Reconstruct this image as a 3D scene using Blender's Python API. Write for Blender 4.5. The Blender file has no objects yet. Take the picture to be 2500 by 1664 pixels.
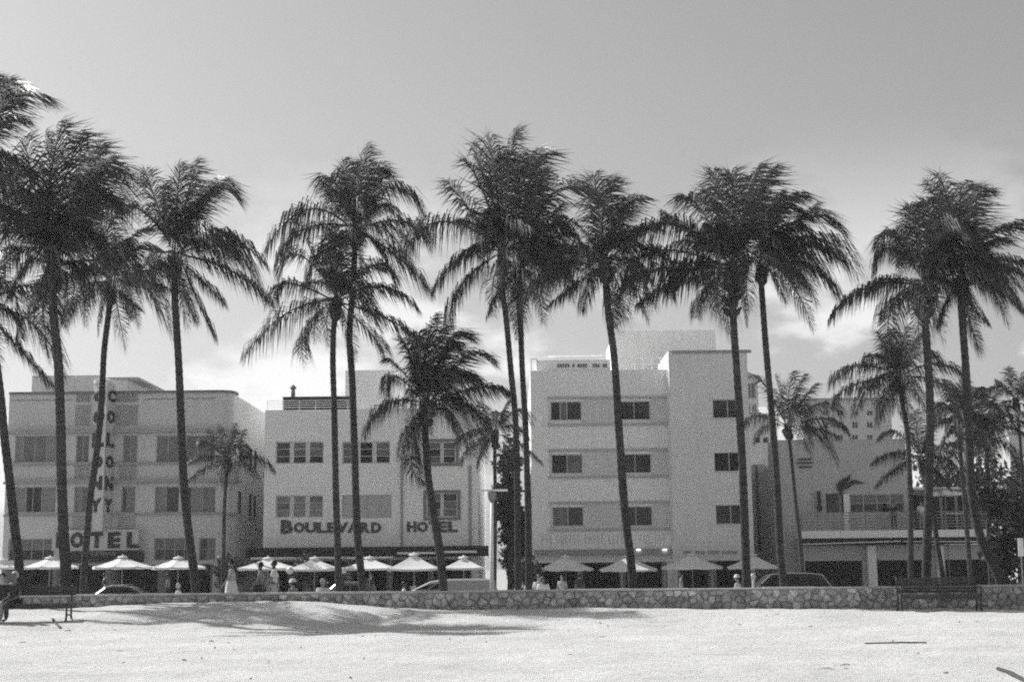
import bpy, bmesh, math, random
import numpy as np
from mathutils import Vector, Matrix
R = math.radians
random.seed(7); rng = np.random.default_rng(7)
scene = bpy.context.scene
COL = scene.collection

# ------------------------------------------------------------------ camera, sky, sun, exposure
FPX, CX, CY = 3472.0, 1250.0, 832.0          # focal length and centre in photo pixels (2500 x 1664)
CAM = Vector((0, 0, 1.2))
CROT = Matrix.Rotation(R(90 + 9.05), 3, 'X') @ Matrix.Rotation(R(-0.6), 3, 'Z')
cam_data = bpy.data.cameras.new('camera'); cam = bpy.data.objects.new('camera', cam_data)
COL.objects.link(cam); scene.camera = cam
cam_data.sensor_width = 36.0; cam_data.lens = 50.0
cam_data.clip_start = 0.1; cam_data.clip_end = 6000
cam.matrix_world = Matrix.Translation(CAM) @ CROT.to_4x4()

SUN_VEC = Vector((-0.90, 0.70, 1.0)).normalized()     # towards the sun: behind the hotels, to the left
SUN_EL = math.asin(SUN_VEC.z); SUN_AZ = math.atan2(SUN_VEC.x, SUN_VEC.y)
SUN_STRENGTH, SKY_STRENGTH = 4.4, 0.088
world = bpy.data.worlds.new('World'); scene.world = world; world.use_nodes = True
wn, wl = world.node_tree.nodes, world.node_tree.links
wn.clear()
def N(tree, kind, **kw):
    n = tree.nodes.new(kind)
    for k, v in kw.items():
        if k == 'inp':
            for a, b in v.items(): n.inputs[a].default_value = b
        else: setattr(n, k, v)
    return n
wt = world.node_tree
sky = N(wt, 'ShaderNodeTexSky', sky_type='NISHITA', sun_disc=False, sun_elevation=SUN_EL, sun_rotation=SUN_AZ,
        altitude=0, air_density=1.0, dust_density=1.4, ozone_density=1.0)
sep = N(wt, 'ShaderNodeSeparateColor')
wl.new(sky.outputs[0], sep.inputs[0])
def wmath(op, a, b=None, c=None, clamp=False):
    n = N(wt, 'ShaderNodeMath', operation=op, use_clamp=clamp)
    for i, x in enumerate((a, b, c)):
        if x is None: continue
        if isinstance(x, (int, float)): n.inputs[i].default_value = x
        else: wl.new(x, n.inputs[i])
    return n.outputs[0]
# panchromatic black and white film: one grey value from the three channels
bw = wmath('ADD', wmath('MULTIPLY', sep.outputs[0], 0.17), wmath('ADD', wmath('MULTIPLY', sep.outputs[1], 0.35), wmath('MULTIPLY', sep.outputs[2], 0.48)))
# soft sunlit cumulus low over the roofs, all round the horizon
tc = N(wt, 'ShaderNodeTexCoord')
mp = N(wt, 'ShaderNodeMapping'); mp.inputs['Scale'].default_value = (1, 1, 2.1); mp.inputs['Location'].default_value = (0.35, 0.1, 0.0)
wl.new(tc.outputs['Generated'], mp.inputs['Vector'])
nz = N(wt, 'ShaderNodeTexNoise', inp={'Scale': 6.5, 'Detail': 7.0, 'Roughness': 0.52})
wl.new(mp.outputs[0], nz.inputs['Vector'])
sxyz = N(wt, 'ShaderNodeSeparateXYZ'); wl.new(tc.outputs['Generated'], sxyz.inputs[0])
elev_mask = N(wt, 'ShaderNodeMapRange', interpolation_type='SMOOTHSTEP', inp={'From Min': 0.31, 'From Max': 0.12, 'To Min': 0.0, 'To Max': 1.0})
wl.new(sxyz.outputs[2], elev_mask.inputs['Value'])
cl = N(wt, 'ShaderNodeMapRange', interpolation_type='SMOOTHSTEP', inp={'From Min': 0.475, 'From Max': 0.585, 'To Min': 0.0, 'To Max': 0.85})
wl.new(nz.outputs['Fac'], cl.inputs['Value'])
cfac = wmath('MULTIPLY', cl.outputs[0], elev_mask.outputs[0])
CLOUD_VALUE = 10.0
mixed = wmath('ADD', wmath('MULTIPLY', bw, wmath('SUBTRACT', 1.0, cfac)), wmath('MULTIPLY', cfac, CLOUD_VALUE))
bg = N(wt, 'ShaderNodeBackground'); bg.inputs['Strength'].default_value = SKY_STRENGTH
wl.new(mixed, bg.inputs['Color'])
wo = N(wt, 'ShaderNodeOutputWorld'); wl.new(bg.outputs[0], wo.inputs[0])

sun_data = bpy.data.lights.new('sun', 'SUN'); sun = bpy.data.objects.new('sun', sun_data); COL.objects.link(sun)
sun_data.energy = SUN_STRENGTH; sun_data.angle = R(0.53); sun_data.color = (1, 0.99, 0.98)
sun.rotation_euler = SUN_VEC.to_track_quat('Z', 'Y').to_euler()

scene.view_settings.view_transform = 'Standard'; scene.view_settings.look = 'None'
scene.view_settings.gamma = 1.0; scene.view_settings.use_curve_mapping = False
scene.view_settings.exposure = 0.27
scene.render.engine = 'CYCLES'
scene.cycles.max_bounces = 6; scene.cycles.diffuse_bounces = 4; scene.cycles.caustics_reflective = False
scene.cycles.filter_width = 2.0
scene.cycles.use_denoising = False
scene.cycles.use_adaptive_sampling = True; scene.cycles.adaptive_threshold = 0.05; scene.cycles.adaptive_min_samples = 48

# ------------------------------------------------------------------ pixel <-> world helpers
def ray(px, py):
    return CROT @ Vector(((px - CX) / FPX, -(py - CY) / FPX, -1.0))
def at(px, py, Y):
    d = ray(px, py); return CAM + d * (Y / d.y)
def ppm(Y): return FPX / Y
def rect(px0, py0, px1, py1, Y):
    cx, cy = (px0 + px1) / 2, (py0 + py1) / 2
    return at(px0, cy, Y).x, at(px1, cy, Y).x, at(cx, py1, Y).z, at(cx, py0, Y).z

# ------------------------------------------------------------------ materials (grey, as black and white film saw them)
MATS = {}
def mat(name, val, rough=0.7, var=0.12, scale=2.0, bump=0.0, bscale=40.0, spec=0.3, stretch=(1, 1, 1), streak=0.0, trans=0.0, metallic=0.0):
    if name in MATS: return MATS[name]
    m = bpy.data.materials.new(name); m.use_nodes = True; MATS[name] = m
    t = m.node_tree; p = t.nodes['Principled BSDF']; L = t.links
    p.inputs['Roughness'].default_value = rough; p.inputs['Specular IOR Level'].default_value = spec
    p.inputs['Metallic'].default_value = metallic
    tcn = N(t, 'ShaderNodeTexCoord'); mpn = N(t, 'ShaderNodeMapping'); mpn.inputs['Scale'].default_value = stretch
    L.new(tcn.outputs['Object'], mpn.inputs['Vector'])
    n1 = N(t, 'ShaderNodeTexNoise', inp={'Scale': scale, 'Detail': 8.0, 'Roughness': 0.6}); L.new(mpn.outputs[0], n1.inputs['Vector'])
    mr = N(t, 'ShaderNodeMapRange', inp={'From Min': 0.25, 'From Max': 0.75, 'To Min': val * (1 - var), 'To Max': val * (1 + var)})
    L.new(n1.outputs['Fac'], mr.inputs['Value'])
    out = mr.outputs[0]
    if streak > 0:                                   # rain streaks running down a wall
        mp2 = N(t, 'ShaderNodeMapping'); mp2.inputs['Scale'].default_value = (2.2, 2.2, 0.12); L.new(tcn.outputs['Object'], mp2.inputs['Vector'])
        n2 = N(t, 'ShaderNodeTexNoise', inp={'Scale': 1.6, 'Detail': 6.0, 'Roughness': 0.65}); L.new(mp2.outputs[0], n2.inputs['Vector'])
        m2 = N(t, 'ShaderNodeMapRange', inp={'From Min': 0.35, 'From Max': 0.65, 'To Min': 1 - streak, 'To Max': 1.0 + streak * 0.3}); L.new(n2.outputs['Fac'], m2.inputs['Value'])
        mu = N(t, 'ShaderNodeMath', operation='MULTIPLY'); L.new(out, mu.inputs[0]); L.new(m2.outputs[0], mu.inputs[1]); out = mu.outputs[0]
    L.new(out, p.inputs['Base Color'])
    if bump > 0:
        n3 = N(t, 'ShaderNodeTexNoise', inp={'Scale': bscale, 'Detail': 5.0, 'Roughness': 0.6}); L.new(mpn.outputs[0], n3.inputs['Vector'])
        b = N(t, 'ShaderNodeBump', inp={'Strength': bump, 'Distance': 0.05}); L.new(n3.outputs['Fac'], b.inputs['Height']); L.new(b.outputs[0], p.inputs['Normal'])
    if trans > 0:
        tr = N(t, 'ShaderNodeBsdfTranslucent'); L.new(out, tr.inputs['Color'])
        mx = N(t, 'ShaderNodeMixShader'); mx.inputs[0].default_value = trans
        L.new(p.outputs[0], mx.inputs[1]); L.new(tr.outputs[0], mx.inputs[2])
        L.new(mx.outputs[0], t.nodes['Material Output'].inputs['Surface'])
    return m
def glass(name, val, rough=0.12, var=0.5):
    return mat(name, val, rough, var, 0.9, spec=0.5)
def sand_material():
    m = mat('pale_sand', 0.63, 0.95, 0.15, 0.4, spec=0.05); t = m.node_tree; L = t.links; p = t.nodes['Principled BSDF']
    src = p.inputs['Base Color'].links[0].from_socket; tcn = N(t, 'ShaderNodeTexCoord')
    n2 = N(t, 'ShaderNodeTexNoise', inp={'Scale': 11.0, 'Detail': 9.0, 'Roughness': 0.75}); L.new(tcn.outputs['Object'], n2.inputs['Vector'])
    r2 = N(t, 'ShaderNodeMapRange', inp={'From Min': 0.36, 'From Max': 0.6, 'To Min': 0.92, 'To Max': 1.04}); L.new(n2.outputs['Fac'], r2.inputs['Value'])
    mp2 = N(t, 'ShaderNodeMapping'); mp2.inputs['Scale'].default_value = (0.5, 1.4, 1); L.new(tcn.outputs['Object'], mp2.inputs['Vector'])
    n4 = N(t, 'ShaderNodeTexNoise', inp={'Scale': 2.6, 'Detail': 6.0, 'Roughness': 0.65}); L.new(mp2.outputs[0], n4.inputs['Vector'])
    r4 = N(t, 'ShaderNodeMapRange', inp={'From Min': 0.33, 'From Max': 0.5, 'To Min': 0.90, 'To Max': 1.0}); L.new(n4.outputs['Fac'], r4.inputs['Value'])
    m1 = N(t, 'ShaderNodeMath', operation='MULTIPLY'); L.new(src, m1.inputs[0]); L.new(r2.outputs[0], m1.inputs[1])
    m2 = N(t, 'ShaderNodeMath', operation='MULTIPLY'); L.new(m1.outputs[0], m2.inputs[0]); L.new(r4.outputs[0], m2.inputs[1]); L.new(m2.outputs[0], p.inputs['Base Color'])
    n3 = N(t, 'ShaderNodeTexNoise', inp={'Scale': 5.0, 'Detail': 9.0, 'Roughness': 0.7}); L.new(tcn.outputs['Object'], n3.inputs['Vector'])
    b = N(t, 'ShaderNodeBump', inp={'Strength': 0.7, 'Distance': 0.12}); L.new(n3.outputs['Fac'], b.inputs['Height']); L.new(b.outputs[0], p.inputs['Normal'])
    return m
SAND = sand_material()
STUCCO_COLONY = mat('stucco_colony', 0.58, 0.85, 0.07, 0.5, bump=0.08, bscale=25, streak=0.05)
STUCCO_BLVD = mat('stucco_boulevard', 0.84, 0.85, 0.06, 0.5, bump=0.08, bscale=25, streak=0.04)
STUCCO_PALE = mat('stucco_pale', 0.84, 0.85, 0.06, 0.5, bump=0.08, bscale=25, streak=0.035)
STUCCO_GREY = mat('stucco_grey', 0.72, 0.85, 0.06, 0.5, bump=0.08, bscale=25, streak=0.04)
STUCCO_BAND = mat('stucco_band', 0.64, 0.85, 0.06, 0.5, bump=0.08, bscale=25, streak=0.05)
STUCCO_CAFE = mat('stucco_cafe', 0.50, 0.85, 0.08, 0.5, bump=0.08, bscale=25, streak=0.08)
STUCCO_FAR = mat('stucco_far', 0.55, 0.9, 0.06, 0.3, streak=0.05)
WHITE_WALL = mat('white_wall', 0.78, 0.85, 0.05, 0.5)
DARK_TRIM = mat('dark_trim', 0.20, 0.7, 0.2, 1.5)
MID_TRIM = mat('mid_trim', 0.34, 0.7, 0.15, 1.5)
LETTER = mat('letter_paint', 0.04, 0.6, 0.2, 3)
LETTER_MID = mat('letter_paint_faded', 0.09, 0.7, 0.2, 3)
FRAME_WHITE = mat('window_frame_paint', 0.62, 0.6, 0.08, 3)
FRAME_GREY = mat('window_frame_grey', 0.42, 0.6, 0.1, 3)
PANE_DARK = glass('dark_pane', 0.012)
PANE_MID = glass('curtained_pane', 0.13, 0.25, 0.35)
PANE_BLIND = mat('blind_pane', 0.24, 0.5, 0.12, 3, stretch=(1, 1, 8))
SHUTTER = mat('closed_shutter', 0.46, 0.7, 0.08, 3)
SHOP_PANE = mat('shop_glass', 0.012, 0.35, 0.4, 1.0, spec=0.12)
STUCCO_LINE = mat('stucco_line', 0.46, 0.85, 0.06, 0.5)
CANVAS_THIN = mat('thin_canvas', 0.85, 0.8, 0.03, 2.0, trans=0.55)
STUCCO_SIGN = mat('stucco_sign', 0.57, 0.85, 0.07, 0.8, streak=0.04)
DARK_VOID = mat('dark_interior', 0.02, 0.8, 0.4, 1.0)
AWNING_DARK = mat('dark_awning', 0.035, 0.8, 0.3, 2)
CANVAS = mat('white_canvas', 0.88, 0.8, 0.03, 2.0, trans=0.18)
METAL_WHITE = mat('white_metal', 0.80, 0.45, 0.08, 4)
METAL_DARK = mat('dark_metal', 0.04, 0.45, 0.3, 5)
METAL_GREY = mat('grey_metal', 0.25, 0.45, 0.2, 4)
WOOD_DARK = mat('dark_wood', 0.06, 0.7, 0.4, 6, stretch=(0.3, 4, 4))
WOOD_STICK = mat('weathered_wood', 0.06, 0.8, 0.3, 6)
MORTAR = mat('mortar', 0.36, 0.95, 0.25, 6, bump=0.4, bscale=30)
STONES = [mat('coral_stone_%s' % n, v, 0.95, 0.55, 6, bump=1.0, bscale=11) for n, v in (('dark', 0.30), ('mid', 0.40), ('pale', 0.52), ('light', 0.66))]
COPING = mat('wall_coping', 0.50, 0.9, 0.15, 3, bump=0.3)
FROND = mat('palm_leaf', 0.066, 0.45, 0.4, 1.2, spec=0.2, trans=0.22)
FROND_DRY = mat('dry_palm_leaf', 0.13, 0.7, 0.3, 1.2, spec=0.3, trans=0.15)
RACHIS = mat('palm_stalk', 0.13, 0.45, 0.3, 2.0, spec=0.5)
BARK = mat('palm_bark', 0.065, 0.9, 0.55, 2.2, bump=0.7, bscale=9, stretch=(1, 1, 3.5), spec=0.15)
FIBRE = mat('palm_fibre', 0.07, 0.95, 0.4, 9, bump=0.8, bscale=25)
NUT = mat('coconut_husk', 0.10, 0.6, 0.3, 5)
LEAF = mat('broad_leaf', 0.075, 0.5, 0.5, 1.5, spec=0.4, trans=0.15)
BRANCH = mat('tree_bark', 0.09, 0.9, 0.3, 5, bump=0.5)
GRASS = mat('lawn_grass', 0.11, 0.9, 0.35, 3, bump=0.5, bscale=60)
ASPHALT = mat('asphalt', 0.12, 0.9, 0.2, 4, bump=0.3, bscale=80)
CONCRETE = mat('pavement_concrete', 0.45, 0.9, 0.12, 2, bump=0.2)
LINE_PAINT = mat('road_paint', 0.6, 0.7, 0.15, 4)
CAR_BLACK = mat('car_paint_black', 0.02, 0.18, 0.1, 1, spec=0.6)
CAR_GREY = mat('car_paint_grey', 0.14, 0.25, 0.1, 1, spec=0.6)
CAR_LIGHT = mat('car_paint_light', 0.45, 0.3, 0.05, 1, spec=0.5)
TYRE = mat('tyre_rubber', 0.02, 0.8, 0.2, 4)
CHROME = mat('bright_trim', 0.6, 0.2, 0.05, 2, metallic=0.8)
LAMP_GLASS = mat('lamp_glass', 0.72, 0.3, 0.04, 2)
SKINS = [mat('skin_pale', 0.38, 0.6, 0.06, 6), mat('skin_dark', 0.16, 0.6, 0.06, 6)]
HAIR = mat('dark_hair', 0.02, 0.5, 0.3, 20)
HAIR_GREY = mat('pale_hair', 0.45, 0.6, 0.15, 20)
CLOTH = {'white': mat('white_cloth', 0.74, 0.85, 0.07, 5), 'grey': mat('grey_cloth', 0.28, 0.85, 0.1, 5), 'dark': mat('dark_cloth', 0.04, 0.85, 0.2, 5), 'pale': mat('pale_cloth', 0.5, 0.85, 0.1, 5)}

# ------------------------------------------------------------------ mesh and object helpers
ORIGIN = {}
def props(o, label=None, cat=None, group=None, kind=None):
    if label: o['label'] = label
    if cat: o['category'] = cat
    if group: o['group'] = group
    if kind: o['kind'] = kind
    return o
def thing(name, label, cat, loc=(0, 0, 0), group=None, rz=0.0):
    o = bpy.data.objects.new(name, None); COL.objects.link(o); o.empty_display_size = 0.3
    o.location = loc; o.rotation_euler = (0, 0, rz); ORIGIN[o] = Vector(loc)
    return props(o, label, cat, group)
def link_mesh(name, me, parent=None, kind=None, label=None):
    o = bpy.data.objects.new(name, me); COL.objects.link(o)
    if parent is not None:
        o.parent = parent; ORIGIN[o] = ORIGIN[parent]
    else: ORIGIN[o] = Vector((0, 0, 0))
    return props(o, label, kind=kind)
class MB:
    def __init__(s): s.v = []; s.f = []
    def add(s, vs, fs):
        b = len(s.v); s.v += [tuple(p) for p in vs]; s.f += [tuple(b + i for i in f) for f in fs]
    def quad(s, a, b, c, d): s.add((a, b, c, d), ((0, 1, 2, 3),))
    def box(s, x0, x1, y0, y1, z0, z1):
        s.add([(x, y, z) for z in (z0, z1) for y in (y0, y1) for x in (x0, x1)],
              [(0, 2, 3, 1), (4, 5, 7, 6), (0, 1, 5, 4), (2, 6, 7, 3), (0, 4, 6, 2), (1, 3, 7, 5)])
    def tube(s, pts, rad, n=8, cap=True, squash=1.0):
        pts = [Vector(p) for p in pts]; rad = rad if isinstance(rad, (list, tuple)) else [rad] * len(pts)
        b = len(s.v); prev = None
        for i, p in enumerate(pts):
            t = (pts[min(i + 1, len(pts) - 1)] - pts[max(i - 1, 0)]).normalized()
            if prev is None: u = t.orthogonal().normalized()
            else: u = (prev - t * prev.dot(t)).normalized()
            prev = u; w = t.cross(u)
            for k in range(n):
                a = 2 * math.pi * k / n
                s.v.append(tuple(p + (u * math.cos(a) + w * math.sin(a) * squash) * rad[i]))
        for i in range(len(pts) - 1):
            for k in range(n):
                a, c = b + i * n + k, b + i * n + (k + 1) % n
                s.f.append((a, c, c + n, a + n))
        if cap:
            s.f.append(tuple(b + k for k in reversed(range(n)))); e = b + (len(pts) - 1) * n
            s.f.append(tuple(e + k for k in range(n)))
    def lathe(s, c, prof, n=16):
        b = len(s.v); c = Vector(c)
        for r, z in prof:
            for k in range(n):
                a = 2 * math.pi * k / n; s.v.append((c.x + r * math.cos(a), c.y + r * math.sin(a), c.z + z))
        for i in range(len(prof) - 1):
            for k in range(n):
                a, d = b + i * n + k, b + i * n + (k + 1) % n
                s.f.append((a, d, d + n, a + n))
    def ball(s, c, r, n=10, m=7, sz=(1, 1, 1)):
        c = Vector(c); b = len(s.v)
        for i in range(m + 1):
            th = math.pi * i / m
            for k in range(n):
                a = 2 * math.pi * k / n
                s.v.append((c.x + r * sz[0] * math.sin(th) * math.cos(a), c.y + r * sz[1] * math.sin(th) * math.sin(a), c.z + r * sz[2] * math.cos(th)))
        for i in range(m):
            for k in range(n):
                a, d = b + i * n + k, b + i * n + (k + 1) % n
                s.f.append((a, a + n, d + n, d))
    def prism(s, poly, ax, a0, a1):
        """poly: list of 2-D points, extruded along axis ax ('x','y','z') from a0 to a1"""
        def P(p, a): return {'x': (a, p[0], p[1]), 'y': (p[0], a, p[1]), 'z': (p[0], p[1], a)}[ax]
        n = len(poly)
        s.add([P(p, a0) for p in poly] + [P(p, a1) for p in poly],
              [tuple(range(n)), tuple(reversed(range(n, 2 * n)))] + [(i, i + n, (i + 1) % n + n, (i + 1) % n) for i in range(n)])
    def build(s, name, m, parent=None, smooth=False, kind=None, label=None, local=False, bevel=0.0):
        me = bpy.data.meshes.new(name)
        o = Vector((0, 0, 0)) if (local or parent is None) else ORIGIN[parent]
        me.from_pydata([(v[0] - o.x, v[1] - o.y, v[2] - o.z) for v in s.v], [], s.f)
        bm = bmesh.new(); bm.from_mesh(me); bmesh.ops.recalc_face_normals(bm, faces=bm.faces[:]); bm.to_mesh(me); bm.free()
        me.materials.append(m)
        if smooth: me.shade_smooth()
        ob = link_mesh(name, me, parent, kind, label)
        if bevel > 0:
            bv = ob.modifiers.new('bevel', 'BEVEL'); bv.width = bevel; bv.segments = 2; bv.limit_method = 'ANGLE'
        return ob
def copy_tree(o, parent=None):
    c = o.copy(); COL.objects.link(c); c.parent = parent; ORIGIN[c] = ORIGIN[o]
    for ch in list(o.children): copy_tree(ch, c)
    return c
# ------------------------------------------------------------------ ground
STREET = -0.85; WALL_Y = 42.0; WALL_TOP = 0.56
_wb = [(-600, 0.10), (60, 0.13), (250, 0.18), (400, 0.28), (560, 0.34), (740, 0.31), (850, 0.2), (950, 0.13), (1100, 0.06), (1250, 0.02), (1640, -0.02), (2100, -0.08), (2450, -0.12), (3100, -0.12)]
_wbx = [(p - CX) / FPX * WALL_Y for p, _ in _wb]; _wbz = [z for _, z in _wb]
def _hash_noise(x, y, s, seed):
    r = np.random.default_rng(seed); acc = np.zeros_like(x)
    for k in range(9):
        a = r.uniform(0, 2 * np.pi); f = s * r.uniform(0.6, 1.6)
        acc += np.sin(x * np.cos(a) * f + y * np.sin(a) * f + r.uniform(0, 6.28))
    return acc / 9
def sand_z(x, y):
    x = np.asarray(x, float); y = np.asarray(y, float)
    wb = np.interp(x, _wbx, _wbz)
    t = np.clip((y - 35.0) / 6.6, 0, 1); t = t * t * (3 - 2 * t)
    front = -0.22 + 0.05 * _hash_noise(x, y, 0.35, 5)
    z = front + (wb - front) * t
    z += 0.06 * t * _hash_noise(x, y, 1.1, 8)
    z += 0.035 * _hash_noise(x, y, 1.5, 1) + 0.022 * _hash_noise(x, y, 4.2, 2) + 0.014 * _hash_noise(x, y, 9.5, 3)
    return z
def grid_mesh(name, xs, ys, zf, m, kind='structure'):
    X, Y = np.meshgrid(xs, ys); Z = zf(X, Y); nx, ny = len(xs), len(ys)
    co = np.stack([X, Y, Z], -1).reshape(-1, 3)
    i = np.arange(nx - 1)[None, :] + nx * np.arange(ny - 1)[:, None]; i = i.reshape(-1)
    fs = np.stack([i, i + 1, i + nx + 1, i + nx], -1)
    me = bpy.data.meshes.new(name)
    me.vertices.add(len(co)); me.vertices.foreach_set('co', co.reshape(-1))
    me.loops.add(fs.size); me.loops.foreach_set('vertex_index', fs.reshape(-1))
    me.polygons.add(len(fs)); me.polygons.foreach_set('loop_start', np.arange(0, fs.size, 4)); me.polygons.foreach_set('loop_total', np.full(len(fs), 4))
    me.update(); me.materials.append(m); me.shade_smooth()
    return link_mesh(name, me, None, kind)
gx = np.concatenate([np.linspace(-160, -21, 40), np.arange(-20.8, 20.9, 0.13), np.linspace(21, 160, 40)])
gy = np.concatenate([np.linspace(-160, 11, 60), np.arange(11.2, 42.45, 0.11)])
sand = grid_mesh('sand', gx, gy, sand_z, SAND)
b = MB(); b.box(-900, 900, -400, 1400, -1.6, -1.1); b.build('ground', CONCRETE, kind='structure')
def plane_y(name, y0, y1, z0, z1, m, x=170):
    q = MB(); q.quad((-x, y0, z0), (x, y0, z0), (x, y1, z1), (-x, y1, z1)); return q.build(name, m, kind='structure')
plane_y('lawn', 42.35, 46.5, -0.22, -0.34, GRASS)
plane_y('promenade', 46.5, 58.0, -0.34, STREET + 0.12, CONCRETE)  # hidden behind the wall; made wide and pale to bounce fill onto the facades
b = MB(); b.box(-170, 170, 58.0, 60.2, -1.09, STREET + 0.12); b.build('park_path', CONCRETE, kind='structure')
b = MB(); b.box(-170, 170, 60.2, 71.0, -1.09, STREET); b.build('road', ASPHALT, kind='structure')
b = MB(); b.box(-170, 170, 71.0, 71.25, -1.09, STREET + 0.14); b.build('kerb', CONCRETE, kind='structure')
b = MB(); b.box(-170, 170, 71.25, 150.0, -1.09, STREET + 0.13); b.build('pavement', CONCRETE, kind='structure')
PAVE = STREET + 0.13
b = MB()
for k in range(-20, 21): b.quad((k * 6, 65.5, STREET + .004), (k * 6 + 3, 65.5, STREET + .004), (k * 6 + 3, 65.62, STREET + .004), (k * 6, 65.62, STREET + .004))
b.build('road_marking', LINE_PAINT, kind='structure')

# ------------------------------------------------------------------ low coral rock wall, every stone in view its own piece
wall = thing('stone_wall', 'long low coral rock wall between the sand and the street with a pale flat top', 'wall', (0, WALL_Y + 0.2, -0.5))
b = MB(); b.box(-60, 60, WALL_Y, WALL_Y + 0.4, -1.0, WALL_TOP - 0.05); b.build('mortar_core', MORTAR, wall)
xc = -60.0; cop = random.Random(3)
while xc < 60:
    w = cop.uniform(1.4, 2.2) if -17 < xc < 17 else 12.0
    b = MB(); b.box(xc + .006, xc + w - .006, WALL_Y - 0.03, WALL_Y + 0.43, WALL_TOP - 0.05 + cop.uniform(-.004, .004), WALL_TOP + cop.uniform(-.012, .008)); b.build('coping_slab', COPING, wall)
    xc += w
rs = random.Random(11)
CW, CHH, NCOL, NROW = 0.265, 0.188, 122, 4
seeds = {}
for r in range(-1, NROW + 2):
    for c in range(-2, NCOL + 2):
        z = -0.245 + (r + 0.5) * CHH
        seeds[(r, c)] = (-16.2 + (c + 0.5 + (0.5 if r % 2 else 0)) * CW + rs.uniform(-.115, .115), z + rs.uniform(-.075, .075))
def clip(poly, p, q):
    mx, mz = (p[0] + q[0]) / 2, (p[1] + q[1]) / 2; nx, nz = q[0] - p[0], q[1] - p[1]; out = []
    for i in range(len(poly)):
        a, d = poly[i], poly[(i + 1) % len(poly)]
        da = (a[0] - mx) * nx + (a[1] - mz) * nz; dd = (d[0] - mx) * nx + (d[1] - mz) * nz
        if da <= 0: out.append(a)
        if (da < 0 < dd) or (dd < 0 < da):
            t = da / (da - dd); out.append((a[0] + (d[0] - a[0]) * t, a[1] + (d[1] - a[1]) * t))
    return out
small = MB(); order = [(r, c) for r in (3, 2) for c in range(NCOL)] + [(1, c) for c in range(NCOL - 1, NCOL - 57, -1)]; order += [(r, c) for r in (1, 0) for c in range(NCOL) if (r, c) not in order]
for n_st, (r, c) in enumerate(order):
    if True:
        p = seeds[(r, c)]; poly = [(p[0] - .4, -.3), (p[0] + .4, -.3), (p[0] + .4, .503), (p[0] - .4, .503)]
        for dr in (-1, 0, 1):
            for dc in (-2, -1, 0, 1, 2):
                if (dr or dc) and (r + dr, c + dc) in seeds and poly: poly = clip(poly, p, seeds[(r + dr, c + dc)])
        if len(poly) < 3: continue
        cx = sum(a[0] for a in poly) / len(poly); cz = sum(a[1] for a in poly) / len(poly)
        s = rs.uniform(.88, .97); s2 = s * rs.uniform(.55, .75); out = rs.uniform(.03, .11); n = len(poly)
        o1 = [(cx + (a[0] - cx) * s, WALL_Y - .002, cz + (a[1] - cz) * s) for a in poly]
        o2 = [(cx + (a[0] - cx) * s * .97, WALL_Y - out * .55, cz + (a[1] - cz) * s * .97) for a in poly]
        o3 = [(cx + (a[0] - cx) * s2 + rs.uniform(-.01, .01), WALL_Y - out, cz + (a[1] - cz) * s2) for a in poly]
        b = MB() if n_st < 300 else small; b.add(o1 + o2 + o3 + [(cx, WALL_Y - out - .012, cz)],
                        [(i, (i + 1) % n, (i + 1) % n + n, i + n) for i in range(n)] + [(n + i, n + (i + 1) % n, 2 * n + (i + 1) % n, 2 * n + i) for i in range(n)] + [(2 * n + i, 2 * n + (i + 1) % n, 3 * n) for i in range(n)])
        if n_st < 300: b.build('stone', rs.choices(STONES, (3, 5, 4, 1.5))[0], wall)
small.build('lower_stones', STONES[1], wall, kind='stuff')

# ------------------------------------------------------------------ lettering: one object per letter, scaled to fill a box
LETTERS = []
def letter(ch, org, ux, w, h, m, parent, depth=0.06, thick=0.03, name='letter'):
    """glyph with lower left corner at org, running along unit vector ux, w wide and h high, standing proud of its wall"""
    cu = bpy.data.curves.new('glyph', 'FONT'); cu.body = ch; cu.size = 1.0; cu.extrude = 0.02; cu.offset = thick; cu.resolution_u = 2
    o = bpy.data.objects.new('glyph', cu); COL.objects.link(o)
    LETTERS.append((o, Vector(org), Vector(ux).normalized(), w, h, m, parent, depth, name))
def letter_px(ch, px0, py0, px1, py1, Y, m, parent, depth=0.06, thick=0.03, name='letter'):
    x0, x1, z0, z1 = rect(px0, py0, px1, py1, Y)
    letter(ch, (x0, Y, z0), (1, 0, 0), x1 - x0, z1 - z0, m, parent, depth, thick, name)
def finish_letters():
    bpy.context.view_layer.update(); dg = bpy.context.evaluated_depsgraph_get(); dead = []
    for o, org, ux, w, h, m, parent, depth, name in LETTERS:
        me = bpy.data.meshes.new_from_object(o.evaluated_get(dg)); co = np.array([v.co[:] for v in me.vertices])
        mn, mx = co.min(0), co.max(0); nrm = Vector((ux.y, -ux.x, 0)); off = ORIGIN[parent]
        for v, c in zip(me.vertices, co):
            a = (c[0] - mn[0]) / max(mx[0] - mn[0], 1e-6); z = (c[1] - mn[1]) / (mx[1] - mn[1]); d = (c[2] - mn[2]) / (mx[2] - mn[2])
            v.co = org + ux * (a * w) + Vector((0, 0, 1)) * (z * h) + nrm * (d * depth + 0.004) - off
        me.materials.clear(); me.materials.append(m); me.name = name
        link_mesh(name, me, parent); dead.append(o)
    for o in dead: bpy.data.objects.remove(o, do_unlink=True)

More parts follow.
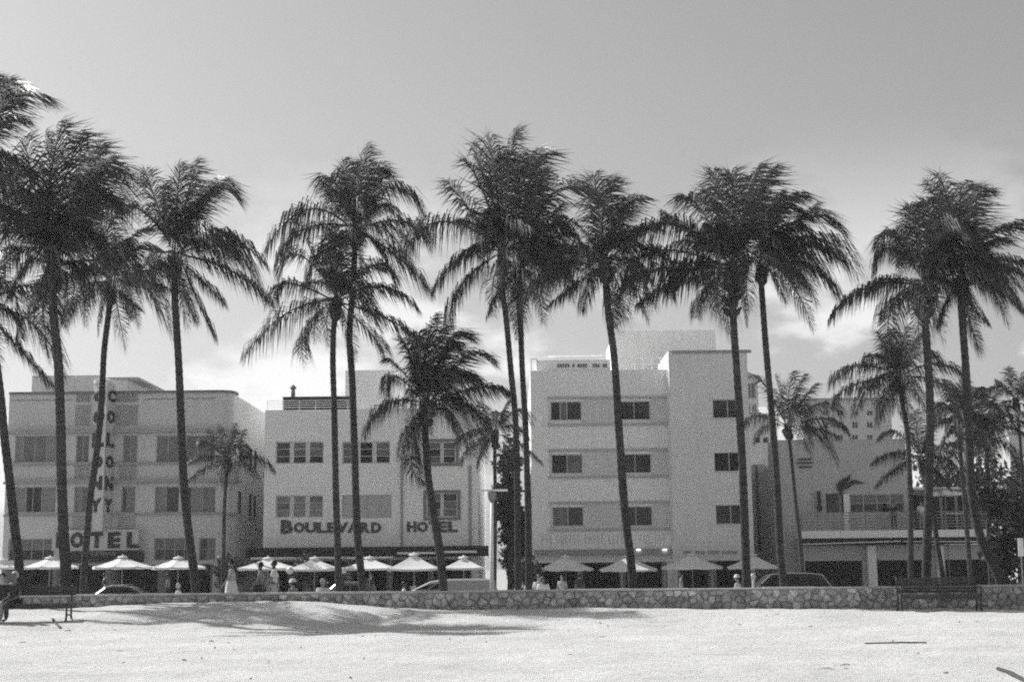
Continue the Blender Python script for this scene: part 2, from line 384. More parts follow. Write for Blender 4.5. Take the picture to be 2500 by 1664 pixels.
# ------------------------------------------------------------------ buildings
def front_wall(b, Y, X0, X1, Z0, Z1, ops, thick=0.3):
    """a wall facing the camera with real openings (x0,x1,z0,z1,depth) and their reveals"""
    xs = sorted({X0, X1} | {o[0] for o in ops} | {o[1] for o in ops}); zs = sorted({Z0, Z1} | {o[2] for o in ops} | {o[3] for o in ops})
    xs = [x for x in xs if X0 - 1e-6 <= x <= X1 + 1e-6]; zs = [z for z in zs if Z0 - 1e-6 <= z <= Z1 + 1e-6]
    for i in range(len(xs) - 1):
        for j in range(len(zs) - 1):
            mx, mz = (xs[i] + xs[i + 1]) / 2, (zs[j] + zs[j + 1]) / 2
            if any(o[0] < mx < o[1] and o[2] < mz < o[3] for o in ops): continue
            b.quad((xs[i], Y, zs[j]), (xs[i + 1], Y, zs[j]), (xs[i + 1], Y, zs[j + 1]), (xs[i], Y, zs[j + 1]))
    for x0, x1, z0, z1, d in ops:
        b.quad((x0, Y, z0), (x0, Y + d, z0), (x0, Y + d, z1), (x0, Y, z1)); b.quad((x1, Y, z0), (x1, Y, z1), (x1, Y + d, z1), (x1, Y + d, z0))
        b.quad((x0, Y, z1), (x0, Y + d, z1), (x1, Y + d, z1), (x1, Y, z1)); b.quad((x0, Y, z0), (x1, Y, z0), (x1, Y + d, z0), (x0, Y + d, z0))
        if d > 0.5: b.quad((x0, Y + d, z0), (x1, Y + d, z0), (x1, Y + d, z1), (x0, Y + d, z1))
def shell(root, m, X0, X1, Y0, Y1, Z0, Z1, ops=(), name='wall'):
    b = MB(); front_wall(b, Y0, X0, X1, Z0, Z1, list(ops))
    b.quad((X0, Y0, Z0), (X0, Y0, Z1), (X0, Y1, Z1), (X0, Y1, Z0)); b.quad((X1, Y0, Z0), (X1, Y1, Z0), (X1, Y1, Z1), (X1, Y0, Z1))
    b.quad((X0, Y1, Z0), (X0, Y1, Z1), (X1, Y1, Z1), (X1, Y1, Z0)); b.quad((X0, Y0, Z1), (X1, Y0, Z1), (X1, Y1, Z1), (X0, Y1, Z1))
    return b.build(name, m, root)
def window(root, Y, x0, x1, z0, z1, cols=2, rows=1, fm=FRAME_WHITE, pms=(PANE_DARK,), inset=0.14, fw=0.05, mw=0.04, sill=False, depth=0.22):
    """a window: frame with its bars, a pane object in every light; returns the opening it needs"""
    w = [1.0 / cols] * cols if isinstance(cols, int) else [c / sum(cols) for c in cols]
    b = MB(); ya, yb = Y + inset, Y + inset + 0.06
    b.box(x0, x1, ya, yb, z0, z0 + fw); b.box(x0, x1, ya, yb, z1 - fw, z1)
    b.box(x0, x0 + fw, ya, yb, z0 + fw, z1 - fw); b.box(x1 - fw, x1, ya, yb, z0 + fw, z1 - fw)
    edges = [x0]
    for k in w: edges.append(edges[-1] + k * (x1 - x0))
    for e in edges[1:-1]: b.box(e - mw / 2, e + mw / 2, ya + .002, yb - .002, z0 + fw, z1 - fw)
    rz = [z0 + (z1 - z0) * k / rows for k in range(rows + 1)]
    for r in rz[1:-1]:
        for k in range(len(w)): b.box(edges[k] + (fw if k == 0 else mw / 2), edges[k + 1] - (fw if k == len(w) - 1 else mw / 2), ya + .004, yb - .004, r - .015, r + .015)
    win = b.build('window', fm, root)
    for k in range(len(w)):
        for r in range(rows):
            q = MB(); q.box(edges[k] + .01, edges[k + 1] - .01, yb - .035, yb - .02, rz[r] + .01, rz[r + 1] - .01)
            q.build('pane', pms[(k * rows + r) % len(pms)] if len(pms) != len(w) else pms[k], win)
    if sill:
        q = MB(); q.box(x0 - .05, x1 + .05, Y - .06, Y + inset - .004, z0 - .06, z0 - .002); q.build('sill', fm, win)
    return (x0, x1, z0, z1, depth)
def window_px(root, Y, px0, py0, px1, py1, **k):
    return window(root, Y, *rect(px0, py0, px1, py1, Y), **k)
def part_box(root, name, m, px0, py0, px1, py1, Y0, Y1, bevel=0.0):
    x0, x1, z0, z1 = rect(px0, py0, px1, py1, Y0); b = MB(); b.box(x0, x1, Y0, Y1, z0, z1); return b.build(name, m, root, bevel=bevel)
def shopfronts(root, Y, X0, X1, n, ztop, depth=2.6, m=DARK_VOID):
    """recessed ground floor bays: returns openings, with glazed doors at their backs"""
    ops = []; w = (X1 - X0) / n
    for k in range(n + 1):
        a, c = max(X0, X0 + k * w - .098), min(X1, X0 + k * w + .098); b = MB(); b.box(a, c, Y - .02, Y - .002, PAVE, ztop); b.build('pier_shade_panel', DARK_TRIM, root)  # dark panels over the piers stand in for shade under the canopy
    for k in range(n):
        a, c = X0 + k * w + .10, X0 + (k + 1) * w - .10
        ops.append((a, c, PAVE + .02, ztop, depth))
        b = MB(); yb = Y + depth - .08; kk = 4
        for i in range(kk + 1):
            x = a + .05 + (c - a - .1) * i / kk; b.box(x - .03, x + .03, yb - .05, yb, PAVE + .05, ztop - .05)
        b.box(a + .02, c - .02, yb - .052, yb - .002, ztop - .6, ztop - .54)
        sf = b.build('shopfront', METAL_DARK, root)
        for i in range(kk):
            q = MB(); x = a + .05 + (c - a - .1) * i / kk; q.box(x + .035, x + (c - a - .1) / kk - .035, yb - .03, yb - .02, PAVE + .06, ztop - .06); q.build('pane', SHOP_PANE, sf)
    return ops

# --- hotel on the left: rounded eyebrows, vertical neon sign
Y = 86.0
cx0, cx1 = at(15, 1150, Y).x, at(532, 1150, Y).x
ztop = at(300, 961, Y).z
colony = thing('art_deco_hotel', 'art deco hotel with eyebrow ledges, vertical COLONY sign tower and big HOTEL letters', 'hotel', ((cx0 + cx1) / 2, Y, STREET))
ops = []
G3, G2 = (1062, 1128), (1187, 1250)
cw = (PANE_MID, PANE_BLIND, PANE_MID, PANE_MID)
ops.append(window_px(colony, Y, 37, G3[0], 138, G3[1], cols=(1, 1.6, 1.6, 1.4), rows=1, fm=FRAME_GREY, pms=(PANE_BLIND, PANE_MID, PANE_MID, PANE_BLIND)))
ops.append(window_px(colony, Y, 186, G3[0], 217, G3[1], cols=2, fm=FRAME_GREY, pms=(PANE_MID, PANE_MID)))
ops.append(window_px(colony, Y, 300, G3[0], 335, G3[1], cols=2, fm=FRAME_GREY, pms=(PANE_MID, PANE_BLIND)))
ops.append(window_px(colony, Y, 382, G3[0], 437, G3[1], cols=2, fm=FRAME_GREY, pms=(PANE_MID, PANE_MID)))
ops.append(window_px(colony, Y, 453, G3[0], 524, G3[1], cols=(1.3, 1.3, .6), fm=FRAME_GREY, pms=(PANE_MID, PANE_MID, PANE_DARK)))
ops.append(window_px(colony, Y, 28, G2[0], 136, G2[1], cols=(1.4, .7, .9, 1.5), fm=FRAME_GREY, pms=(PANE_BLIND, PANE_DARK, PANE_DARK, PANE_BLIND)))
ops.append(window_px(colony, Y, 181, G2[0], 214, G2[1], cols=2, fm=FRAME_GREY, pms=(PANE_BLIND, PANE_MID)))
ops.append(window_px(colony, Y, 296, G2[0], 330, G2[1], cols=(1, 1.8), fm=FRAME_GREY, pms=(PANE_DARK, PANE_BLIND)))
ops.append(window_px(colony, Y, 378, G2[0], 437, G2[1], cols=(1, 1.2), fm=FRAME_GREY, pms=(PANE_BLIND, PANE_DARK)))
ops.append(window_px(colony, Y, 456, G2[0], 526, G2[1], cols=(.4, 1, 1.2), fm=FRAME_GREY, pms=(PANE_DARK, PANE_BLIND, PANE_MID)))
ops.append(window_px(colony, Y, 20, 1314, 132, 1367, cols=4, rows=2, fm=FRAME_GREY, pms=(PANE_DARK, PANE_MID)))
ops.append(window_px(colony, Y, 376, 1312, 474, 1367, cols=4, rows=2, fm=FRAME_GREY, pms=(PANE_DARK, PANE_MID)))
ops.append(window_px(colony, Y, 486, 1312, 526, 1367, cols=2, rows=2, fm=FRAME_GREY, pms=(PANE_DARK, PANE_MID)))
zs = at(300, 1378, Y).z
ops += shopfronts(colony, Y, cx0, cx1 - .2, 4, zs)
# the body with a rounded right hand corner
b = MB(); front_wall(b, Y, cx0, cx1, STREET, ztop, ops)
CR = 0.75; arc = [(cx1 + CR * math.sin(a), Y + CR - CR * math.cos(a)) for a in np.linspace(0, math.pi / 2, 8)]
for p, q in zip(arc[:-1], arc[1:]): b.quad((p[0], p[1], STREET), (q[0], q[1], STREET), (q[0], q[1], ztop), (p[0], p[1], ztop))
XR = cx1 + CR; YB = Y + 26; fb, b = b, MB()
side_ops = []
for (pya, pyb) in ((1195, 1252), (1075, 1122)):
    for ya in (2.6, 6.2, 7.8, 11.5):
        zc0, zc1 = rect(300, pya, 310, pyb, Y)[2:]; side_ops.append((Y + ya, Y + ya + .95, zc0, zc1))
ys = sorted({Y + CR, YB} | {o[0] for o in side_ops} | {o[1] for o in side_ops}); zz = sorted({STREET, ztop} | {o[2] for o in side_ops} | {o[3] for o in side_ops})
for i in range(len(ys) - 1):
    for j in range(len(zz) - 1):
        my, mz = (ys[i] + ys[i + 1]) / 2, (zz[j] + zz[j + 1]) / 2
        if any(o[0] < my < o[1] and o[2] < mz < o[3] for o in side_ops): continue
        b.quad((XR, ys[i], zz[j]), (XR, ys[i + 1], zz[j]), (XR, ys[i + 1], zz[j + 1]), (XR, ys[i], zz[j + 1]))
b.build('side_wall', WHITE_WALL, colony); b = fb  # coloured paler than the front to stand in for light bounced across the gap
b.quad((cx0, Y, STREET), (cx0, Y, ztop), (cx0, YB, ztop), (cx0, YB, STREET)); b.quad((cx0, YB, STREET), (XR, YB, STREET), (XR, YB, ztop), (cx0, YB, ztop))
b.add([(cx0, Y, ztop)] + [(p[0], p[1], ztop) for p in arc] + [(XR, YB, ztop), (cx0, YB, ztop)], [tuple(range(len(arc) + 3))])
b.build('wall', STUCCO_COLONY, colony)
for y0, y1, z0, z1 in side_ops:
    q = MB(); q.box(XR - .16, XR - .10, y0, y1, z0, z0 + .05); q.box(XR - .16, XR - .10, y0, y1, z1 - .05, z1); q.box(XR - .16, XR - .10, y0, y0 + .05, z0 + .05, z1 - .05); q.box(XR - .16, XR - .10, y1 - .05, y1, z0 + .05, z1 - .05)
    w_ = q.build('window', FRAME_GREY, colony); q = MB(); q.box(XR - .15, XR - .14, y0, y1, z0, z1); q.build('pane', PANE_MID, w_)
    q = MB(); q.box(XR, XR + .12, y0 - .1, y1 + .1, z0 - .14, z0 - .02); q.build('sill', STUCCO_COLONY, w_)
def rounded_ledge(root, name, m, z0, z1, proj, x0, x1):
    poly = [(x0, Y + .0), (x0, Y - proj), (x1, Y - proj)] + [(x1 + (CR + proj) * math.sin(a), Y + CR - (CR + proj) * math.cos(a)) for a in np.linspace(0.2, math.pi / 2, 8)] + [(XR + .0, Y + CR + .6), (x1 + .0, Y)]
    poly[-2] = (x1 + CR + proj, Y + CR + .8); poly.insert(-1, (x1 + CR, Y + CR + .8)); poly.insert(-1, (x1 + CR, Y + CR)); 
    for a in np.linspace(math.pi / 2, 0, 6)[1:-1]: poly.insert(-1, (x1 + CR * math.sin(a), Y + CR - CR * math.cos(a)))
    q = MB(); q.prism(poly, 'z', z0, z1); return q.build(name, m, root)
for py, h in ((1054, .16), (1132, .12), (1176, .16), (1255, .12)):
    z = at(300, py, Y).z; rounded_ledge(colony, 'eyebrow_ledge', MID_TRIM, z - h / 2, z + h / 2, 0.42 if h > .14 else 0.18, cx0, cx1)
rounded_ledge(colony, 'roof_coping', DARK_TRIM, ztop + .002, ztop + .17, 0.12, cx0, cx1)
q = MB(); z = at(300, 974, Y).z; zig = random.Random(2)
for k in range(34):
    xa = cx0 + .2 + k * (cx1 - cx0 - .4) / 34
    if at(165, 974, Y).x < xa < at(340, 974, Y).x: continue
    q.box(xa, xa + .36, Y - .03, Y, z - .05 + (.02 if k % 2 else -.01), z + .02 + (.02 if k % 2 else -.01))
q.build('frieze', MID_TRIM, colony)
def louvre(root, px0, py0, px1, py1, n, vert=False):
    x0, x1, z0, z1 = rect(px0, py0, px1, py1, Y); q = MB()
    for k in range(n):
        if vert: a = x0 + (x1 - x0) * (k + .25) / n; q.box(a, a + (x1 - x0) / n * .5, Y - .07, Y, z0, z1)
        else: a = z0 + (z1 - z0) * (k + .25) / n; q.box(x0, x1, Y - .07, Y, a, a + (z1 - z0) / n * .5)
    q.build('louvre_panel', MID_TRIM, root)
for a in ((186, 955, 221, 981, 8, True), (281, 955, 337, 981, 12, True), (184, 988, 221, 1039, 9), (281, 988, 336, 1039, 9), (183, 1135, 217, 1168, 6), (292, 1135, 333, 1168, 6), (177, 1260, 212, 1292, 5), (288, 1260, 330, 1292, 5)): louvre(colony, *a)
# the wedge shaped sign tower with COLONY down both faces
sx0, sx1, sz0, sz1 = rect(222, 938, 279, 1296, Y); apx = at(256, 1100, Y - 1.2).x
q = MB(); q.prism([(sx0, Y), (apx, Y - 1.2), (sx1, Y)], 'z', sz0, sz1); tower = q.build('sign_tower', STUCCO_SIGN, colony)
q = MB(); q.lathe(((sx0 + sx1) / 2, Y - .2, sz1), [(0, 0), (.62, 0), (.62, .22), (.3, .3), (0, .3)], 20); q.build('tower_cap', WHITE_WALL, colony, smooth=False)
rows = [(955, 984), (1004, 1036), (1058, 1093), (1114, 1144), (1164, 1198), (1218, 1251)]
for ch, (pa, pb) in zip('COLONY', rows):
    za, zb = at(250, pb, Y).z, at(250, pa, Y).z
    for p, q_ in (((sx0, Y), (apx, Y - 1.2)), ((apx, Y - 1.2), (sx1, Y))):
        u = Vector((q_[0] - p[0], q_[1] - p[1], 0)); Lf = u.length; o = Vector((p[0], p[1], za)) + u * 0.10
        letter(ch, o, u, Lf * .80, zb - za, LETTER, tower, depth=.05, thick=.055)
x0, x1, z0, z1 = rect(134, 1293, 343, 1343, Y); q = MB(); q.box(x0, x1, Y - .5, Y - .004, z0, z1); hp = q.build('sign_panel', STUCCO_SIGN, colony)
for ch, a, c in (('H', 138, 162), ('O', 172, 205), ('T', 222, 251), ('E', 264, 294), ('L', 310, 340)): letter_px(ch, a, 1298, c, 1337, Y - .5, LETTER, hp, depth=.08, thick=.05)
x0, x1, z0, z1 = rect(165, 1346, 345, 1372, Y - .6); q = MB(); q.box(x0, x1, Y - .6, Y, z0, z1); ap = q.build('entrance_canopy', AWNING_DARK, colony)
for k, ch in enumerate('OZANAS'): letter_px(ch, 221 + k * 10.5, 1345, 230 + k * 10.5, 1355, Y - .6, METAL_GREY, ap, depth=.03, thick=.01)
# rooftop rooms
for (a, bb, c, d, dy) in ((78, 916, 246, 962, 9.0), (268, 927, 312, 962, 6.0)):
    x0, x1, z0, z1 = rect(a, bb, c, d, Y + dy); q = MB(); q.box(x0, x1, Y + dy, Y + dy + 6, z0 - .5, z1); q.build('rooftop_room', STUCCO_COLONY, colony)
x0, x1, z0, z1 = rect(262, 924, 316, 928, Y + 5.7); q = MB(); q.box(x0, x1 + .6, Y + 5.7, Y + 12.5, z1 - .05, z1 + .1); q.build('room_roof', MID_TRIM, colony)

# --- hotel in the middle
Y = 86.0
bx0, bx1 = at(645, 1150, Y).x, at(1166, 1150, Y).x; zt = at(900, 998, Y).z
blvd = thing('boulevard_hotel', 'three storey pale hotel with BOULEVARD HOTEL lettered across its front and a railed roof', 'hotel', ((bx0 + bx1) / 2, Y, STREET))
ops = []
kw = dict(cols=3, rows=3, mw=.26, fw=.07, fm=FRAME_WHITE)
D_, M_ = PANE_DARK, PANE_MID
ops.append(window_px(blvd, Y, 673, 1077, 790, 1131, pms=(D_, D_, D_, D_, M_, M_, D_, M_, M_), **kw))
ops.append(window_px(blvd, Y, 835, 1077, 953, 1131, pms=(M_, M_, M_, D_, D_, D_, D_, M_, M_), **kw))
ops.append(window_px(blvd, Y, 673, 1208, 789, 1263, pms=(PANE_BLIND, M_, PANE_BLIND, PANE_BLIND, PANE_BLIND, PANE_BLIND, PANE_BLIND, PANE_BLIND, M_), **kw))
ops.append(window_px(blvd, Y, 835, 1207, 956, 1264, cols=4, rows=1, fm=SHUTTER, pms=(SHUTTER,), inset=.05))
ops.append(window_px(blvd, Y, 1046, 1078, 1112, 1130, cols=2, rows=3, mw=.2, fm=FRAME_WHITE, pms=(M_, D_, M_, D_, M_, M_)))
ops.append(window_px(blvd, Y, 1042, 1203, 1116, 1261, cols=2, rows=3, mw=.2, fm=FRAME_WHITE, pms=(M_, D_, M_, M_, M_, D_)))
ops += shopfronts(blvd, Y, bx0, bx1 - .4, 5, at(900, 1366, Y).z)
shell(blvd, STUCCO_BLVD, bx0, bx1, Y, Y + 24, STREET, zt, ops)
for (a, bb, c, d) in ((1034, 1196, 1124, 1269), (1038, 1071, 1120, 1137)):        # dark surrounds
    x0, x1, z0, z1 = rect(a, bb, c, d, Y); i0, i1, j0, j1 = rect(a + 7, bb + 7, c - 7, d - 7, Y); q = MB()
    q.box(x0, x1, Y - .08, Y, z0, j0); q.box(x0, x1, Y - .08, Y, j1, z1); q.box(x0, i0, Y - .08, Y, j0, j1); q.box(i1, x1, Y - .08, Y, j0, j1); q.build('window_surround', DARK_TRIM, blvd)
for a, c in ((978, 984), (1144, 1151)): part_box(blvd, 'pilaster_strip', MID_TRIM, a, 1135, c, 1332, Y - .06, Y - .002)
for ch, a, c, t in (('B', 686, 715, 1268), ('O', 717, 744, 1274), ('U', 745, 773, 1274), ('L', 774, 798, 1274), ('E', 799, 820, 1274), ('V', 821, 850, 1274), ('A', 849, 877, 1274), ('R', 879, 904, 1274), ('D', 906, 931, 1274)):
    letter_px(ch, a, t, c, 1300 if ch != 'B' else 1302, Y, LETTER_MID, blvd, thick=.05)
for ch, a, c in (('H', 994, 1017), ('O', 1018, 1045), ('T', 1047, 1068), ('E', 1070, 1092), ('L', 1094, 1117)): letter_px(ch, a, 1272, c, 1298, Y, LETTER_MID, blvd, thick=.05)
x0, x1, z0, z1 = rect(600, 1334, 1192, 1359, Y - 1.6); q = MB(); q.box(x0, x1, Y - 1.6, Y - .002, z0, z1); q.build('entrance_canopy', AWNING_DARK, blvd)
x0, x1, z0, z1 = rect(690, 966, 852, 999, Y + 2.5); q = MB()
for k in range(4): q.box(x0, x1, Y + 2.5, Y + 6, z0 + (z1 - z0) * k / 4 + .03, z0 + (z1 - z0) * (k + 1) / 4 - .03)
q.box(x0 + .1, x1 - .1, Y + 2.6, Y + 5.9, z0 - .5, z1 - .04); q.build('roof_plant_screen', LETTER, blvd)
x0, x1, z0, z1 = rect(843, 903, 962, 999, Y + 8); q = MB(); q.box(x0, x1, Y + 8, Y + 14, z0 - .8, z1); q.build('rooftop_room', STUCCO_BLVD, blvd)
q = MB(); zr = at(900, 974, Y).z
for k in range(14):
    x = bx0 + .08 + k * (bx1 - bx0 - .16) / 13; q.tube([(x, Y + .3, zt), (x, Y + .3, zr)], .018, 6)
for zz_ in np.linspace(zt + .18, zr, 4): q.tube([(bx0 + .08, Y + .3, zz_), (bx1 - .08, Y + .3, zz_)], .015, 6)
q.build('roof_railing', METAL_WHITE, blvd)
fx = at(711, 950, Y + 2.4); q = MB(); zb = at(711, 967, Y + 2.4).z; zt2 = at(711, 933, Y + 2.4).z; hh = zt2 - zb
q.lathe((fx.x, Y + 3.2, zb - .02), [(0, 0), (.13, 0), (.13, .45 * hh), (.11, .62 * hh), (.2, .68 * hh), (.2, .78 * hh), (.12, .88 * hh), (.05, .96 * hh), (0, hh)], 10)
q.build('roof_vent', DARK_TRIM, blvd)
for (a, c, py, yy) in ((612, 838, 1361, 82.6), (846, 958, 1360, 82.4), (970, 1075, 1349, 82.8), (1081, 1163, 1346, 82.8)):
    part_box(blvd, 'awning_edge', CANVAS, a, py - 2.5, c, py + 2.5, yy, yy + 1.6)

# --- hotel on the right of centre, four storeys with a projecting bay
Y = 86.0; Yt = 85.0
lx0, lx1 = at(1298, 1150, Y).x, at(1642, 1150, Y).x; zl = at(1450, 903, Y).z
tx0, tx1 = at(1640, 1150, Yt).x, at(1834, 1150, Yt).x; ztw = at(1720, 854, Yt).z
leslie = thing('plain_modern_hotel', 'four storey plain stucco hotel with dark square windows and a taller right hand bay', 'hotel', ((lx0 + tx1) / 2, Y, STREET))
ops, opt = [], []
for i, (a, bb, sh) in enumerate(((979, 1025, 0), (1108, 1155, 2.5), (1236, 1284, 5))):
    ops.append(window_px(leslie, Y, 1344 + sh, a, 1420 + sh, bb, cols=(1, .7, 1.5) if i == 0 else 2, fm=FRAME_WHITE, pms=((D_, M_, D_), (D_, M_), (M_, D_))[i], sill=True))
    ops.append(window_px(leslie, Y, 1512 + sh, a - 1, 1588 + sh, bb - 1, cols=(1, 1.1), fm=FRAME_WHITE, pms=(D_, D_), sill=True))
    opt.append(window_px(leslie, Yt, 1740 + sh * 1.5, a - 5, 1814 + sh * 1.5, bb - 5, cols=2, fm=FRAME_WHITE, pms=(D_, D_), sill=True))
zs = at(1450, 1340, Y).z
ops += shopfronts(leslie, Y, lx0 + .3, lx1 - .5, 3, at(1450, 1372, Y).z)
opt += shopfronts(leslie, Yt, tx0 + .2, tx1 - .2, 2, at(1720, 1368, Y).z)
zent0, zent1 = at(1580, 1372, Y).z + .02, zs
shell(leslie, STUCCO_PALE, lx0, lx1, Y, Y + 26, STREET, zl, ops)
shell(leslie, STUCCO_GREY, tx0, tx1, Yt, Yt + 20, STREET, ztw, opt, name='bay_wall')
for i, (a, bb, sh) in enumerate(((970, 1036, 0), (1098, 1164, 2.5), (1226, 1292, 5))):      # bands linking the windows; darker colour stands in for recess shade
    for (p0, p1) in ((1338 + sh, 1344 + sh), (1420 + sh, 1512 + sh), (1588 + sh, 1636)):
        x0, x1, z0, z1 = rect(p0, a + 3, p1, bb - 3, Y); q = MB(); q.box(x0, x1, Y - .02, Y - .001, z0, z1); q.build('band_panel', STUCCO_BAND, leslie)
    for py in (a, bb):
        x0, x1, z0, z1 = rect(1336 + sh, py - 3, 1639, py + 3, Y); q = MB(); q.box(x0, x1, Y - .10, Y - .0015, z0, z1); q.build('string_course', STUCCO_LINE, leslie)
x0, x1, z0, z1 = rect(1641, 854, 1834, 862, Yt - .06); q = MB(); q.box(x0, x1, Yt - .06, Yt - .002, z0, z1); q.build('bay_coping', MID_TRIM, leslie)
part_box(leslie, 'corner_pilaster', STUCCO_GREY, 1634, 905, 1641, 1330, Y - .5, Y - .003)
part_box(leslie, 'canopy_band', MID_TRIM, 1304, 1340, 1636, 1353, Y - .35, Y - .003)
x0, x1, z0, z1 = rect(1310, 878, 1490, 904, Y + 1.2); q = MB(); q.box(x0, x1, Y + 1.2, Y + 6, z0 - .3, z1); pr = q.build('rooftop_bar', STUCCO_GREY, leslie)
x0, x1, z0, z1 = rect(1340, 863, 1478, 873, Y + 2.0); q = MB(); q.prism([(Y + 2.0, z0), (Y + 4.6, z1 + .25), (Y + 4.6, z1 + .28), (Y + 2.0, z0 + .03)], 'x', x0, x1); q.build('bar_awning', CANVAS_THIN, leslie)
g = MB(); xa = 1361.0
for wd in (5, 1, 4, 0, 3, 2):
    for k in range(wd):
        x0, x1, z0, z1 = rect(xa, 888, xa + 4.2, 896.5, Y + 1.2); g.box(x0, x1, Y + 1.17, Y + 1.199, z0, z1); xa += 6.2
    xa += 6
g.build('roof_sign_strokes', LETTER_MID, pr)
x0, x1, z0, z1 = rect(1502, 806, 1748, 905, Y + 7); q = MB(); q.box(x0, x1, Y + 7, Y + 16, z0 - .8, z1); q.build('rooftop_room', STUCCO_PALE, leslie)
x0, x1, z0, z1 = rect(1508, 872, 1633, 904, Y + .5); q = MB()
for k in range(7): x = x0 + (x1 - x0) * k / 6; q.tube([(x, Y + .5, zl), (x, Y + .5, z1)], .025, 6)
for s in (0.5, 1.0): q.tube([(x0, Y + .5, zl + (z1 - zl) * s), (x1, Y + .5, zl + (z1 - zl) * s)], .022, 6)
q.build('roof_railing', METAL_WHITE, leslie)
x0, x1, z0, z1 = rect(1296, 875, 1312, 904, Y + .2); q = MB(); q.box(x0, x0 + .06, Y + .2, Y + .26, z0 - .02, z1); q.box(x1 - .06, x1, Y + .2, Y + .26, z0 - .02, z1); q.box(x0 + .06, x1 - .06, Y + .21, Y + .25, z1 - .06, z1); q.build('ladder_hoop', METAL_WHITE, leslie)
g = MB(); rq = random.Random(8)
for k in range(22):
    if k in (4, 9, 15): continue
    x0, x1, z0, z1 = rect(1668 + k * 6, 1343, 1671.4 + k * 6, 1352, Yt); g.box(x0, x1, Yt - .04, Yt - .002, z0, z1)
    if rq.random() < .6:
        x0, x1, z0, z1 = rect(1671 + k * 6, 1345, 1673.5 + k * 6, 1347.5, Yt); g.box(x0, x1, Yt - .038, Yt - .003, z0, z1)
g.build('entrance_sign_strokes', MID_TRIM, leslie)
c0 = at(1733, 1327, Yt - .03); q = MB(); q.tube([c0 + Vector((math.cos(a) * .2, 0, math.sin(a) * .22)) for a in np.linspace(0, 2 * math.pi, 15)], .035, 6); q.build('wall_emblem', STUCCO_PALE, leslie)
g = MB(); rq = random.Random(12); xa = 1322.0
for wd in (3, 6, 5, 4, 6, 3):                                   # ghost of an old painted name, too faded to read
    for k in range(wd):
        if 1520 < xa < 1560: xa += 9; continue
        x0, x1, z0, z1 = rect(xa, 1303, xa + 3, 1326, Y); g.box(x0, x1, Y - .012, Y - .001, z0, z1)
        zb = rq.choice((1303, 1312, 1322)); x0, x1, z0, z1 = rect(xa + 3.3, zb, xa + 6.4, zb + 4, Y); g.box(x0, x1, Y - .012, Y - .001, z0, z1); xa += 10
    xa += 8
g.build('faded_lettering', STUCCO_BAND, leslie)
LAMP_ON = bpy.data.materials.new('lit_lamp'); LAMP_ON.use_nodes = True
_p = LAMP_ON.node_tree.nodes['Principled BSDF']; _p.inputs['Emission Color'].default_value = (1, 1, 1, 1); _p.inputs['Emission Strength'].default_value = 2.5
for px in (1559, 1623):
    c0 = at(px, 1341, Y - .45); q = MB(); q.lathe((c0.x, c0.y, c0.z - .04), [(0, 0), (.1, 0), (.12, .05), (.12, .08), (0, .08)], 12); q.build('canopy_lamp', LAMP_ON, leslie)

# --- two storey cafe with a terrace, on the right
Y = 88.0
ax0, ax1 = at(1896, 1200, Y).x, at(2216, 1200, Y).x; za = at(2050, 1072, Y).z
cafe = thing('terrace_cafe', 'two storey grey stucco cafe building with a railed terrace over shop windows', 'cafe', ((ax0 + ax1) / 2, Y, STREET))
ops = [window_px(cafe, Y, 2016, 1203, 2051, 1252, cols=1, fm=FRAME_GREY, pms=(PANE_DARK,)),
       window_px(cafe, Y, 2076, 1205, 2208, 1250, cols=4, rows=2, fm=FRAME_WHITE, pms=(PANE_DARK, PANE_MID))]
shell(cafe, STUCCO_CAFE, ax0, ax1, Y, Y + 2.5, STREET, za, ops)
shell(cafe, STUCCO_CAFE, ax0 + .02, ax1, Y + 2.51, Y + 22, STREET, at(1885, 1142, Y + 2.5).z, name='rear_wing')
for k, (p0, p1, py) in enumerate(((1950, 1980, 1120), (1945, 1985, 1129), (1951, 1982, 1139))): part_box(cafe, 'wall_fin', LETTER_MID, p0, py - 2, p1, py + 2, Y - .12, Y - .002)
part_box(cafe, 'pilaster', STUCCO_PALE, 2061, 1205, 2075, 1296, Y - .25, Y - .004)
q = MB(); p0, p1 = at(1850, 1140, 96.0), at(1850, 1345, 96.0); q.tube([(ax0 - .1, 94.5, p0.z), (ax0 - .1, 94.5, p1.z)], .09, 8); q.build('drainpipe', DARK_TRIM, cafe)
# terrace slab on columns
Yf = 86.0; s0, s1 = at(1957, 1300, Yf).x, at(2470, 1300, Yf).x; zs0, zs1 = at(2200, 1311, Yf).z, at(2200, 1293, Yf).z
q = MB(); q.box(s0, s1, Yf, Y - .004, zs0, zs1); q.build('terrace_slab', STUCCO_PALE, cafe)
q = MB(); q.box(ax1 + .004, s1, Y, Y + 8, zs0, zs1); q.build('rear_slab', STUCCO_CAFE, cafe)
x0, x1, z0, z1 = rect(2222, 1196, 2420, 1300, Y + 4); q = MB(); q.box(x0, x1, Y + 4, Y + 8, zs1 + .004, z1); tb = q.build('terrace_bar', MID_TRIM, cafe)
for k in range(5):
    a = x0 + .2 + (x1 - x0 - .4) * k / 5; q = MB(); q.box(a, a + (x1 - x0) / 5 - .3, Y + 3.96, Y + 3.996, zs1 + .1, z1 - .3); q.build('opening', DARK_VOID, tb)
q = MB(); q.box(x0 - .3, x1 + .4, Y + 2.6, Y + 8.2, z1 + .002, z1 + .14); q.build('bar_roof', STUCCO_PALE, cafe)
q = MB(); q.box(s0 + .1, s1 - .6, Yf + .15, Yf + .5, zs0 - .42, zs0 - .004); q.build('awning_box', AWNING_DARK, cafe)
